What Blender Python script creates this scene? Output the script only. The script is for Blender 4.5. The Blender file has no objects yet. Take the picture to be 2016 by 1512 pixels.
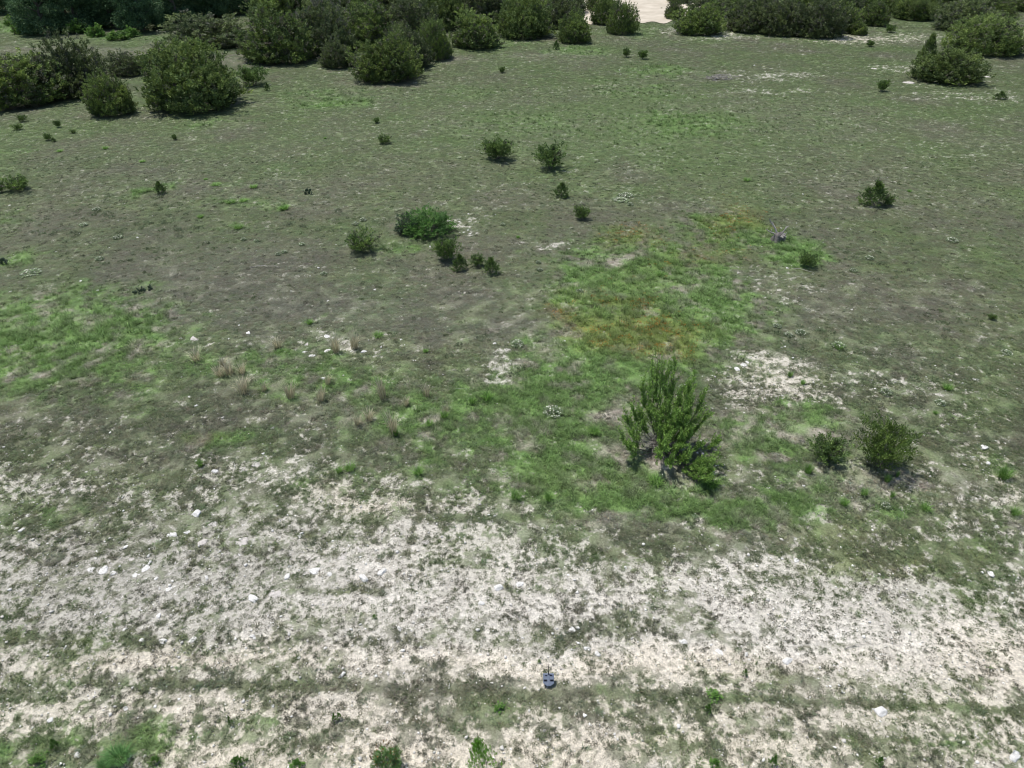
import bpy, math
import numpy as np
from mathutils import Vector, Matrix

# ------------------------------------------------------------------ camera, light
S = bpy.context.scene
COL = S.collection
FPX, CX, CY = 1400.0, 1008.0, 756.0          # focal length in photo pixels, centre
CAMH, PITCH = 14.0, math.radians(35.0)
cam_d = bpy.data.cameras.new("camera")
cam_d.sensor_width = 36.0
cam_d.lens = 36.0 * FPX / 2016.0
cam_d.clip_end = 5000
cam = bpy.data.objects.new("camera", cam_d)
cam.location = (0, 0, CAMH)
cam.rotation_euler = (math.radians(90) - PITCH, 0, 0)
COL.objects.link(cam)
S.camera = cam

SUN_EL, SUN_AZ = math.radians(70), math.radians(-52)   # azimuth from +Y towards +X
w = bpy.data.worlds.new("World"); S.world = w; w.use_nodes = True
nt = w.node_tree
sky = nt.nodes.new("ShaderNodeTexSky"); sky.sky_type = 'NISHITA'; sky.sun_disc = False
sky.sun_elevation = SUN_EL; sky.sun_rotation = SUN_AZ
bg = nt.nodes["Background"]; bg.inputs[1].default_value = 0.12
nt.links.new(sky.outputs[0], bg.inputs[0])
sd = bpy.data.lights.new("sun", 'SUN'); sd.energy = 4.0; sd.angle = math.radians(0.5); sd.color = (1, .965, .91)
sun = bpy.data.objects.new("sun", sd)
sv = Vector((math.sin(SUN_AZ)*math.cos(SUN_EL), math.cos(SUN_AZ)*math.cos(SUN_EL), math.sin(SUN_EL)))
sun.rotation_euler = sv.to_track_quat('Z', 'Y').to_euler()
sun.location = (0, 0, 40)
COL.objects.link(sun)
S.view_settings.view_transform = 'Standard'; S.view_settings.look = 'None'
S.view_settings.exposure = 0.0; S.view_settings.gamma = 1.0
S.render.engine = 'CYCLES'
S.cycles.filter_width = 1.1

# ------------------------------------------------------------------ helpers
def at(u, v):
    """photo pixel -> point on the ground plane"""
    a, b = (u-CX)/FPX, (v-CY)/FPX
    c, s = math.cos(PITCH), math.sin(PITCH)
    dx, dy, dz = a, c - b*s, -s - b*c
    k = CAMH / -dz
    return dx*k, dy*k
def dep(v): return PITCH + math.atan((v-CY)/FPX)
def pxm(v):
    d = dep(v)
    return FPX / (CAMH/math.sin(d)*math.cos(d-PITCH))
def lin(r, g, b):
    f = lambda c: (c/255)/12.92 if c/255 <= .04045 else ((c/255+.055)/1.055)**2.4
    return np.array([f(r), f(g), f(b)])

def _h(xi, yi, seed):
    h = xi.astype(np.uint32)*np.uint32(374761393) + yi.astype(np.uint32)*np.uint32(668265263) + np.uint32(seed*362437 % 4294967296)
    h = (h ^ (h >> np.uint32(13)))*np.uint32(1274126177)
    h = h ^ (h >> np.uint32(16))
    return (h & np.uint32(0xffff)).astype(np.float32)/65535.0
def vn(x, y, seed=0):
    c, s = math.cos(seed*1.3+.4), math.sin(seed*1.3+.4)
    x, y = c*x - s*y + 1000.3, s*x + c*y + 1000.7
    x0, y0 = np.floor(x), np.floor(y)
    fx, fy = x-x0, y-y0
    xi, yi = x0.astype(np.int64), y0.astype(np.int64)
    fx = fx*fx*(3-2*fx); fy = fy*fy*(3-2*fy)
    a = _h(xi, yi, seed); b = _h(xi+1, yi, seed); c_ = _h(xi, yi+1, seed); d = _h(xi+1, yi+1, seed)
    return a+(b-a)*fx+(c_-a)*fy+(a-b-c_+d)*fx*fy
def fbm(x, y, scale, octv=4, seed=0, gain=.55):
    t, amp, tot = 0, 1, 0
    f = 1.0/scale
    for i in range(octv):
        t = t + amp*vn(x*f, y*f, seed*17+i+1); tot += amp
        amp *= gain; f *= 2.07
    return t/tot
def sst(a, b, x):
    t = np.clip((x-a)/(b-a), 0, 1); return t*t*(3-2*t)

# ------------------------------------------------------------------ layout of the ground cover (all in world metres)
def ell(u, v, ru, rv, val):
    x, y = at(u, v)
    _, ya = at(u, v-rv); _, yb = at(u, v+rv)
    return (x, y, ru/pxm(v), (ya-yb)/2, val)
B_BARE = [ell(*e) for e in [
 (780,1110,300,75,.30),(900,1190,260,55,.26),(650,1180,220,50,.12),(1480,1130,210,55,.38),(1540,1215,330,45,.34),(1830,1250,260,70,.36),
 (1320,1300,560,24,.22),(860,1290,330,22,.2),(1530,765,105,46,.55),(1490,720,70,18,.35),(985,725,60,26,.42),(960,745,40,16,.2),
 (560,935,120,16,.35),(720,985,110,18,.42),(850,1020,90,20,.25),(200,1190,260,70,.18),(150,975,150,20,.22),
 (1060,1450,420,22,.30),(300,1400,260,20,.24),(700,1480,220,25,.24),(1980,930,40,50,.35),(1600,1010,34,14,.4),(1760,760,160,30,.10),
 (1900,790,120,50,.09),(1075,485,20,6,.5),(1130,490,35,8,.25),(920,440,40,22,.3),(1500,560,60,50,.25),(1420,660,60,18,.2),
 (1750,75,130,8,.34),(1650,78,60,7,.4),(1440,178,60,3,.32),(1540,178,50,3,.36),(1480,150,60,8,.25),(1770,135,60,5,.35),(1850,165,60,6,.2),
 (1930,155,60,6,.2),(1860,190,80,5,.2),(1560,145,50,6,.35),(1990,190,50,8,.25),(1420,70,60,6,.4),(1330,60,60,6,.3),
 (640,675,90,16,.22),(700,695,60,14,.2),(380,668,50,8,.25),(1985,60,40,14,.25),(1500,1280,300,60,.1),(1950,1460,120,40,.2),
 (1620,850,36,14,.15),(470,1070,110,30,.1),(60,925,70,20,.2),(820,960,150,20,.12),(1720,745,70,20,.12)]]
B_VEG = [ell(*e) for e in [
 (1250,1075,170,45,.34),(1760,1085,330,60,.42),(1320,1235,190,26,.34),(1120,1235,120,14,.25),(160,1255,180,18,.40),
 (60,1470,120,36,.40),(240,1490,90,40,.6),(560,1430,160,24,.22),(640,1480,70,26,.2),(900,1400,120,25,.36),(1010,1385,70,20,.3),
 (1500,1440,300,22,.22),(1850,1470,170,34,.30),(730,1165,90,9,.34),(840,1115,40,30,.2),(900,1100,50,40,.2),(620,1155,130,10,.25),
 (1620,1165,70,14,.2),(1100,1420,140,22,.2),(1560,1330,80,30,.34),(360,1350,140,12,.2),(1230,1400,150,20,.15),(1950,1160,90,30,.2),
 (1340,1210,60,60,.1),(160,1015,120,20,.3),(330,960,80,20,.2),(490,1090,70,25,.2),(1360,1480,120,30,.25)]]
def line(pts, wpx, val, n=60):
    out = []
    P = np.array(pts, float); L = np.r_[0, np.cumsum(np.hypot(*np.diff(P, axis=0).T))]
    for t in np.linspace(0, L[-1], n):
        u, v = np.interp(t, L, P[:, 0]), np.interp(t, L, P[:, 1])
        out.append(ell(u, v, L[-1]/n*1.0, wpx, val))
    return out
L_VEG = line([(300,1412),(700,1426),(1100,1430)], 6, .3) + line([(1250,1440),(1600,1452),(2050,1470)], 6, .3) + line([(-40,1372),(300,1384),(600,1392)], 5, .28) + line([(-60,1330),(250,1342),(560,1352),(900,1362),(1200,1368)], 9, .40) + line([(1150,1362),(1500,1380),(1750,1386),(2080,1404)], 10, .46) \
      + line([(-40,1245),(200,1250),(330,1262)], 12, .32) + line([(1560,1276),(1700,1274),(1760,1278)], 5, .5, 14) \
      + line([(560,1162),(740,1164),(900,1170)], 6, .42, 24) + line([(1000,1166),(1300,1168),(1600,1176)], 5, .25, 24)\
      + line([(820,1022),(1000,1020),(1160,1026),(1330,1032)], 9, .4, 30)
B_LUSH = [ell(*e) for e in [
 (110,640,190,75,1.0),(60,720,150,50,.7),(190,770,120,45,.45),(250,650,70,40,.4),
 (1260,530,150,75,.95),(1420,440,75,36,.9),(1320,600,150,60,.9),(1190,600,80,50,.8),(1240,690,190,50,.85),(1420,640,70,40,.6),
 (1130,770,140,50,.8),(1090,850,130,60,.75),(1170,930,140,50,.8),(1350,985,180,34,1.0),(1530,1010,110,24,.7),(1210,985,140,30,.7),(1000,960,90,24,.4),
 (1560,820,110,28,.8),(1500,870,70,40,.6),(1430,830,60,40,.5),(1590,880,90,40,.45),(1590,950,60,36,.5),
 (1555,490,75,30,1.0),(1590,505,50,16,.7),(470,715,190,36,.38),(600,740,120,40,.34),(780,790,130,50,.55),(860,830,80,40,.5),(970,780,60,26,.5),
 (950,185,150,16,.30),(1300,140,70,12,.8),(1250,175,100,16,.5),(1150,260,260,50,.30),(640,190,110,16,.5),(680,205,80,8,.6),(1500,230,260,50,.30),(1330,240,90,20,.45),
 (1000,240,120,20,.3),(480,400,70,16,.4),(555,412,20,7,.9),(470,450,40,8,.5),(460,370,30,5,.5),(30,48,60,16,1.0),(95,45,40,12,.8),(230,72,40,6,1.0),
 (330,75,50,4,.7),(400,150,60,4,.2),(455,152,18,10,1.2),(103,122,10,9,1.2),(420,245,60,10,.6),(60,250,60,30,.2),(20,295,50,6,.5),(840,480,60,20,.4),(790,490,40,12,.45),
 (320,372,34,6,.9),(10,430,60,20,.45),(15,520,40,18,.6),(1130,100,60,8,.7),(980,88,50,6,.4),(840,905,120,36,.3),(430,870,70,20,.6),(820,1000,60,10,.3),
 (1950,480,80,60,.15),(1990,1010,40,20,.6),(1800,1010,120,24,.45),(1690,970,60,30,.4),(1980,930,30,24,.5),(1260,60,30,8,.4),(690,925,30,14,.6),(640,960,80,24,.35),(1950,1050,90,30,.3),
 (240,1490,80,34,.55),(60,1465,120,30,.65),(560,1430,120,22,.3),(150,1420,120,16,.3),(330,1450,90,20,.35),(1900,1480,100,24,.35),(40,1015,60,16,.3),(150,1015,60,12,.4),(1460,1000,120,30,.6)]]
B_ORANGE = [ell(*e) for e in [
 (1225,468,50,18,.7),(1440,425,45,24,.8),(1420,455,40,14,.5),(1120,628,40,22,.9),(1215,600,60,12,.7),(1240,645,80,26,1.0),(1310,660,60,26,.9),(1200,665,50,20,.8),
 (1390,655,60,24,.4),(1330,510,60,20,.4),(1150,580,40,14,.5),(1300,690,60,18,.6),(410,862,30,10,.5),(60,700,60,24,.12),(1660,1040,120,16,.22),(1750,1100,140,30,.2),(1150,955,90,26,.25),(1270,560,100,40,.2),(1400,500,60,30,.35)]]
B_STRAW = [ell(*e) for e in [
 (1180,828,70,12,.9),(1480,842,70,14,.9),(1235,880,50,18,.9),(1250,900,60,22,.8),(1625,850,34,14,1.0),(1770,945,90,24,.8),(1195,512,28,10,1.1),(1290,700,26,10,.8),
 (1700,980,70,20,.5),(1240,800,60,14,.5),(1160,960,60,16,.5),(100,620,60,16,.4),(150,640,60,18,.4),(60,600,50,14,.4),(1420,880,60,24,.6),(1350,940,60,30,.3),(1600,930,50,20,.5),
 (700,135,60,8,.7),(450,115,60,14,.6),(440,205,90,6,.7),(750,168,90,6,.5),(250,102,90,8,.7),(60,95,70,8,.6),(880,120,60,10,.6),(1090,112,90,8,.5),(1900,125,60,6,.5),(780,450,40,10,.4),
 (640,820,140,26,.3),(1030,650,60,20,.3),(1180,575,40,10,.4),(1340,570,50,14,.4),(960,1000,80,10,.4),(1200,1030,220,8,.6),(1450,1040,120,8,.5)]]
B_DARK = [ell(*e) for e in [
 (420,540,300,70,.55),(650,610,240,40,.6),(250,450,180,40,.3),(900,640,140,30,.5),(1800,720,220,40,.5),(1700,640,160,40,.3),(350,790,200,40,.3),(1000,560,90,40,.3),
 (300,330,260,40,.35),(1900,820,160,50,.2),(640,860,220,40,.3),(400,880,150,30,.3),(150,860,150,40,.3),(1450,1000,60,20,.2),(1640,1165,60,8,.4),(560,1050,80,10,.3),(900,1040,250,8,.5)]]
B_WARM = [ell(*e) for e in [(1008,1400,1300,60,.8),(1200,1310,500,30,.8),(300,1290,320,30,.8),(1530,760,110,50,.5),(720,985,150,26,.7),(1008,1490,1200,40,.9),(1990,1300,120,80,.6),(1980,930,50,50,.8),(1700,75,200,12,.7)]]
B_GREY = [ell(*e) for e in [(150,1160,340,90,.8),(300,1050,300,70,.6),(500,1130,150,60,.4)]]
B_CLUMP = [ell(*e) for e in [(250,450,90,40,1),(180,420,70,30,.6),(320,470,60,30,.5),(1600,660,110,40,.8),(1800,760,140,50,.7),(1880,650,90,50,.4),(1480,150,160,12,.8),(1800,190,200,14,.8),(1640,170,120,14,.7),(640,445,60,20,.4),(700,440,60,20,.5),(1150,140,160,20,.5),(700,200,120,20,.4),(1700,520,60,30,.4),(950,690,100,40,.4)]]
ROWS_V = [-200, 0, 300, 600, 780, 860, 900, 940, 980, 1030, 1080, 1130, 1180, 1230, 1262, 1290, 1325, 1350, 1375, 1410, 1450, 1512, 1700]
ROWS_B = [.0, .0, .0, .012, .04, .09, .15, .25, .33, .43, .50, .54, .56, .50, .49, .67, .64, .47, .52, .60, .58, .62, .5]
_ry = np.array([at(1008, v)[1] if v > -200 else 400.0 for v in ROWS_V])[::-1]; _rb = np.array(ROWS_B)[::-1]

def blobs(x, y, L, mode='sum'):
    o = np.zeros_like(x)
    for (bx, by, rx, ry, val) in L:
        sel = np.nonzero((np.abs(x-bx) < 2.2*rx) & (np.abs(y-by) < 2.2*ry))[0]
        if not len(sel): continue
        q = ((x[sel]-bx)/rx)**2 + ((y[sel]-by)/ry)**2
        g = val*np.exp(-.8*q*q**.25) * (q < 4.84)
        if mode == 'sum': o[sel] += g
        else: o[sel] = np.maximum(o[sel], g)
    return o
def hgt(x, y):
    return .10*(fbm(x, y, 9., 2, 3)-.5)
_q = np.linspace(0, 1, 401)
_rng0 = np.random.default_rng(5)
def cov_noise(x, y):
    near = fbm(x, y, .24, 3, 21, 1.0)
    mid = fbm(x, y, .7, 2, 24, .8)
    band = fbm(x*.2, y, .38, 2, 22, .7)
    big = fbm(x*.6, y, 2.2, 2, 23)
    return near*.74 + mid*.06 + band*.14 + big*.06
_sx, _sy = _rng0.uniform(-15, 15, 60000), _rng0.uniform(7, 30, 60000)
_cq = np.quantile(cov_noise(_sx, _sy), _q)
G_GREY, G_OLIVE, G_GREEN, G_BRIGHT = lin(119,119,101), lin(109,118,84), lin(106,128,82), lin(117,147,84)
G_DARK, G_STRAW, G_ORNG = lin(109,110,96), lin(170,163,150), lin(148,134,64)
C_LIGHT, C_MID, C_WARM, C_GREY = lin(210,204,193), lin(190,184,173), lin(208,197,178), lin(166,162,153)
def mix(a, b, t): return a + (b-a)*t[:, None]
def fields(x, y):
    x = np.asarray(x, np.float64); y = np.asarray(y, np.float64)
    k = np.clip(y/20, .55, 2.6)
    wx = x + (fbm(x, y, 1.6, 3, 31)-.5)*2.0*k + (fbm(x, y, .35, 2, 33)-.5)*.5
    wy = y + (fbm(x, y, 1.6, 3, 32)-.5)*1.9*k + (fbm(x, y, .35, 2, 34)-.5)*.4
    F = {}
    b = np.interp(wy, _ry, _rb) + blobs(wx, wy, B_BARE) - blobs(wx, wy, B_VEG)
    lx, ly = x + (wx-x)*.3, y + (wy-y)*.16
    b = b - blobs(lx, ly, L_VEG, 'max')
    lush = np.clip(blobs(wx, wy, B_LUSH), 0, 1.15)
    b = np.clip(b - lush*.30, 0.0, .93)
    u = np.interp(cov_noise(x, y), _cq, _q)
    F['bare'] = b
    F['cover'] = sst(-.17, .17, u - b) * np.where(b < .005, 1, 1)
    F['lush'] = lush
    org = np.clip(blobs(wx, wy, B_ORANGE), 0, 1); F['orange'] = org
    st = np.clip(blobs(wx, wy, B_STRAW), 0, 1)*sst(.3, .6, fbm(x, y, .5, 3, 44)); F['straw'] = st
    dk = np.clip(blobs(wx, wy, B_DARK), 0, 1)
    n1 = fbm(x, y, 3.5, 4, 41); n2 = fbm(x*.7, y, .8, 3, 42); n3 = fbm(x, y, .25, 2, 43)
    far = sst(24, 46, y); fk = 1-.65*far
    g = mix(np.repeat(G_GREY[None], len(x), 0), G_OLIVE[None], np.clip(.42 + .12*far + (n1-.5)*1.3 + (n2-.5)*1.3*fk, 0, 1))
    g = mix(g, G_DARK[None], np.clip(dk*.8 + (n3-.5)*.6*fk, 0, .9))
    n4 = fbm(x, y, .5, 3, 45)
    g = mix(g, G_GREEN[None], np.clip(.10 + .20*far + (n1-.5)*.9 + (n3-.5)*.7*fk, 0, .75))
    g = mix(g, G_GREEN[None]*.6 + G_BRIGHT[None]*.4, np.clip(lush*.85 + (n4-.5)*2.2*fk*np.clip(lush*2, 0, 1), 0, .85))
    g = mix(g, G_BRIGHT[None], np.clip(lush*.9-.45 + (n4-.5)*2.0*fk, 0, .6))
    g = mix(g, G_ORNG[None], org*.32)
    g = mix(g, G_STRAW[None], np.clip(st*(.9-.3*far) + np.clip(.42-n4, 0, 1)*2.6*fk**2*np.clip(lush*1.5, 0, 1)*(1-.5*org), 0, .9))
    g = g*(1+(n2-.5)*.40*fk)[:, None]*(1-.03*far)[:, None]
    F['grass'] = g
    warm = np.clip(blobs(wx, wy, B_WARM) + .4*(n1-.5), 0, 1); gr = np.clip(blobs(wx, wy, B_GREY) + .25*(n2-.5), 0, 1)
    c = mix(np.repeat(C_LIGHT[None], len(x), 0), C_MID[None], np.clip(.5+(n2-.5)*1.6+(n3-.5)*1.6, 0, 1))
    c = mix(c, C_WARM[None], warm*.8); c = mix(c, C_GREY[None], gr*.8)
    c = c*(.84 + .32*fbm(x, y, .12, 2, 47))[:, None]
    F['soil'] = c
    return F

# ------------------------------------------------------------------ materials
def new_mat(name):
    m = bpy.data.materials.new(name); m.use_nodes = True
    t = m.node_tree; t.nodes.clear()
    out = t.nodes.new("ShaderNodeOutputMaterial")
    return m, t, out
def leafy(name, attr='col', typ='GEOMETRY', trans=.3, rnd=.25, tint=(1, 1, 1)):
    m, t, out = new_mat(name)
    a = t.nodes.new("ShaderNodeAttribute"); a.attribute_name = attr; a.attribute_type = typ
    oi = t.nodes.new("ShaderNodeObjectInfo")
    mr = t.nodes.new("ShaderNodeMapRange"); mr.inputs[3].default_value = 1-rnd; mr.inputs[4].default_value = 1+rnd
    t.links.new(oi.outputs['Random'], mr.inputs[0])
    no = t.nodes.new("ShaderNodeTexNoise"); no.inputs['Scale'].default_value = 9.0
    tc = t.nodes.new("ShaderNodeNewGeometry"); t.links.new(tc.outputs['Position'], no.inputs['Vector'])
    mr2 = t.nodes.new("ShaderNodeMapRange"); mr2.inputs[1].default_value = .3; mr2.inputs[2].default_value = .7
    mr2.inputs[3].default_value = .8; mr2.inputs[4].default_value = 1.2
    t.links.new(no.outputs[0], mr2.inputs[0])
    mu = t.nodes.new("ShaderNodeMath"); mu.operation = 'MULTIPLY'
    t.links.new(mr.outputs[0], mu.inputs[0]); t.links.new(mr2.outputs[0], mu.inputs[1])
    vm = t.nodes.new("ShaderNodeVectorMath"); vm.operation = 'SCALE'
    t.links.new(a.outputs['Color'], vm.inputs[0]); t.links.new(mu.outputs[0], vm.inputs['Scale'])
    vt = t.nodes.new("ShaderNodeVectorMath"); vt.operation = 'MULTIPLY'; vt.inputs[1].default_value = tint
    t.links.new(vm.outputs[0], vt.inputs[0])
    d = t.nodes.new("ShaderNodeBsdfDiffuse"); tr = t.nodes.new("ShaderNodeBsdfTranslucent")
    t.links.new(vt.outputs[0], d.inputs[0]); t.links.new(vt.outputs[0], tr.inputs[0])
    mx = t.nodes.new("ShaderNodeMixShader"); mx.inputs[0].default_value = trans
    t.links.new(d.outputs[0], mx.inputs[1]); t.links.new(tr.outputs[0], mx.inputs[2])
    gl = t.nodes.new("ShaderNodeBsdfGlossy"); gl.inputs['Roughness'].default_value = .55; gl.inputs[0].default_value = (.8, .85, .8, 1)
    mx2 = t.nodes.new("ShaderNodeMixShader"); mx2.inputs[0].default_value = .025
    t.links.new(mx.outputs[0], mx2.inputs[1]); t.links.new(gl.outputs[0], mx2.inputs[2])
    t.links.new(mx2.outputs[0], out.inputs[0])
    return m
def rough(name, rgb, rgb2, scale=12, bump=.4, r=.9, detail=6):
    m, t, out = new_mat(name)
    p = t.nodes.new("ShaderNodeBsdfPrincipled"); p.inputs['Roughness'].default_value = r
    p.inputs['Specular IOR Level'].default_value = .25
    tc = t.nodes.new("ShaderNodeTexCoord"); no = t.nodes.new("ShaderNodeTexNoise")
    no.inputs['Scale'].default_value = scale; no.inputs['Detail'].default_value = detail; no.inputs['Roughness'].default_value = .65
    t.links.new(tc.outputs['Object'], no.inputs['Vector'])
    cr = t.nodes.new("ShaderNodeValToRGB"); cr.color_ramp.elements[0].position = .32; cr.color_ramp.elements[1].position = .68
    cr.color_ramp.elements[0].color = (*rgb, 1); cr.color_ramp.elements[1].color = (*rgb2, 1)
    t.links.new(no.outputs[0], cr.inputs[0]); t.links.new(cr.outputs[0], p.inputs['Base Color'])
    bp = t.nodes.new("ShaderNodeBump"); bp.inputs['Strength'].default_value = bump; bp.inputs['Distance'].default_value = .03
    t.links.new(no.outputs[0], bp.inputs['Height']); t.links.new(bp.outputs[0], p.inputs['Normal'])
    t.links.new(p.outputs[0], out.inputs[0])
    return m
def ground_mat():
    m, t, out = new_mat("ground_soil_and_thatch")
    a = t.nodes.new("ShaderNodeAttribute"); a.attribute_name = 'col'
    g = t.nodes.new("ShaderNodeNewGeometry")
    sc = []
    for s, lo, hi in ((15., .70, 1.30), (34., .70, 1.30), (0.8, .92, 1.08)):
        n = t.nodes.new("ShaderNodeTexNoise"); n.inputs['Scale'].default_value = s; n.inputs['Detail'].default_value = 5
        n.inputs['Roughness'].default_value = .7
        t.links.new(g.outputs['Position'], n.inputs['Vector'])
        mr = t.nodes.new("ShaderNodeMapRange"); mr.inputs[1].default_value = .32; mr.inputs[2].default_value = .68
        mr.inputs[3].default_value = lo; mr.inputs[4].default_value = hi
        t.links.new(n.outputs[0], mr.inputs[0]); sc.append((mr, n))
    m1 = t.nodes.new("ShaderNodeMath"); m1.operation = 'MULTIPLY'; t.links.new(sc[0][0].outputs[0], m1.inputs[0]); t.links.new(sc[1][0].outputs[0], m1.inputs[1])
    m2 = t.nodes.new("ShaderNodeMath"); m2.operation = 'MULTIPLY'; t.links.new(m1.outputs[0], m2.inputs[0]); t.links.new(sc[2][0].outputs[0], m2.inputs[1])
    vm = t.nodes.new("ShaderNodeVectorMath"); vm.operation = 'SCALE'
    t.links.new(a.outputs['Color'], vm.inputs[0]); t.links.new(m2.outputs[0], vm.inputs['Scale'])
    p = t.nodes.new("ShaderNodeBsdfPrincipled"); p.inputs['Roughness'].default_value = 1; p.inputs['Specular IOR Level'].default_value = .1
    t.links.new(vm.outputs[0], p.inputs['Base Color'])
    bp = t.nodes.new("ShaderNodeBump"); bp.inputs['Strength'].default_value = .3; bp.inputs['Distance'].default_value = .03
    t.links.new(sc[1][1].outputs[0], bp.inputs['Height']); t.links.new(bp.outputs[0], p.inputs['Normal'])
    t.links.new(p.outputs[0], out.inputs[0])
    return m
M_GROUND = ground_mat()
M_TUFT = leafy("grass_blade", 'tcol', 'INSTANCER', .25, .12)
M_LEAF = leafy("foliage", 'col', 'GEOMETRY', .22, .16)
M_BARK = rough("bark", (.09, .075, .06), (.24, .21, .18), 9)
M_DEAD = rough("dead_wood", (.28, .25, .23), (.54, .50, .46), 14)
M_DEADDARK = rough("dark_dead_wood", (.10, .09, .085), (.30, .27, .25), 14)  # stump body: darker tone of dead wood than its branches
M_ROCK = rough("limestone", (.54, .52, .48), (.86, .84, .80), 7, .5, .95)
M_ROCKP = rough("pale_caliche_slab", (.46, .42, .38), (.66, .62, .57), 9, .5, .95)
M_PEB = leafy("pebble", 'tcol', 'INSTANCER', 0, .1)
M_ROAD = rough("caliche_road", (.46, .40, .31), (.66, .59, .48), .35, .1, .95, 8)
M_BOX = rough("blue_grey_paint", (.17, .20, .26), (.26, .295, .37), 30, .05, .5)
M_SLOT = rough("black_plastic", (.006, .007, .012), (.014, .016, .026), 20, .05, .45)
M_METAL = rough("dark_metal", (.02, .02, .022), (.05, .05, .055), 30, .05, .4)
M_PAD = rough("cactus_pad", (.05, .075, .045), (.10, .13, .075), 18, .3, .7)

# ------------------------------------------------------------------ object helpers
def fast_mesh(name, V, F, mat=None, col=None, smooth=False):
    V = np.asarray(V, np.float32); F = np.asarray(F, np.int32)
    me = bpy.data.meshes.new(name)
    me.vertices.add(len(V)); me.vertices.foreach_set('co', V.ravel())
    k = F.shape[1]
    me.loops.add(F.size); me.loops.foreach_set('vertex_index', F.ravel())
    me.polygons.add(len(F)); me.polygons.foreach_set('loop_start', np.arange(0, F.size, k, dtype=np.int32))
    if col is not None:
        ca = me.attributes.new('col', 'FLOAT_COLOR', 'POINT')
        c4 = np.ones((len(V), 4), np.float32); c4[:, :3] = col
        ca.data.foreach_set('color', c4.ravel())
    me.update(calc_edges=True)
    if smooth: me.polygons.foreach_set('use_smooth', np.ones(len(F), bool))
    if mat: me.materials.append(mat)
    return me
def obj(name, me, parent=None):
    o = bpy.data.objects.new(name, me); COL.objects.link(o)
    if parent: o.parent = parent
    return o
def tag(o, label=None, cat=None, group=None, kind=None):
    if label: o['label'] = label
    if cat: o['category'] = cat
    if group: o['group'] = group
    if kind: o['kind'] = kind
    return o
def empty(name): return obj(name, None)
def copy_thing(src):
    c = src.copy(); COL.objects.link(c)
    for ch in list(src.children):
        d = ch.copy(); COL.objects.link(d); d.parent = c
        for g in list(ch.children):
            e = g.copy(); COL.objects.link(e); e.parent = d
    return c
PROTO = {}
def place(key, builder, label, cat, group, loc, rz=0, sc=(1, 1, 1), tilt=(0, 0)):
    if key not in PROTO:
        o = PROTO[key] = builder()
    else:
        o = copy_thing(PROTO[key])
    for k_ in ('label', 'category', 'group'):
        if k_ in o: del o[k_]
    tag(o, label, cat, group)
    o.location = loc; o.rotation_euler = (tilt[0], tilt[1], rz); o.scale = sc
    return o
def nrm(a): return a/np.maximum(np.linalg.norm(a, axis=-1, keepdims=True), 1e-9)
def leaf_quads(P, D, L, W, rng):
    """diamond leaves: base P, direction D, length L, width W"""
    n = len(P); R = rng.normal(size=(n, 3)); Sd = nrm(np.cross(D, R))*(W/2)[:, None]
    tip = P + D*L[:, None]; mid = P + D*(L*.45)[:, None]
    V = np.stack([P, mid+Sd, tip, mid-Sd], 1).reshape(-1, 3)
    return V, np.arange(4*n).reshape(n, 4)
def tube(path, r0, r1, n=5):
    path = np.asarray(path, float); m = len(path)
    V, F = [], []
    for i in range(m):
        d = path[min(i+1, m-1)]-path[max(i-1, 0)]; d = d/max(np.linalg.norm(d), 1e-9)
        a = np.cross(d, [.31, .77, .55]); a /= max(np.linalg.norm(a), 1e-9); b = np.cross(d, a)
        r = r0+(r1-r0)*i/(m-1)
        for k in range(n):
            t = 2*math.pi*k/n; V.append(path[i]+r*(math.cos(t)*a+math.sin(t)*b))
    for i in range(m-1):
        for k in range(n):
            F.append((i*n+k, i*n+(k+1) % n, (i+1)*n+(k+1) % n, (i+1)*n+k))
    return V, F
class MB:
    def __init__(s): s.V, s.F, s.n = [], [], 0
    def add(s, V, F):
        s.V.append(np.asarray(V, float)); s.F.append(np.asarray(F, int)+s.n); s.n += len(V)
    def mesh(s, name, mat, smooth=True): return fast_mesh(name, np.concatenate(s.V), np.concatenate(s.F), mat, None, smooth)
def curve(p0, p1, bow, n=6, rng=None, jit=0):
    t = np.linspace(0, 1, n)[:, None]; p0 = np.asarray(p0, float); p1 = np.asarray(p1, float)
    P = p0+(p1-p0)*t + np.asarray(bow)[None]*(4*t*(1-t))
    if rng is not None: P[1:-1] += rng.normal(size=(n-2, 3))*jit
    return P

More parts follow.
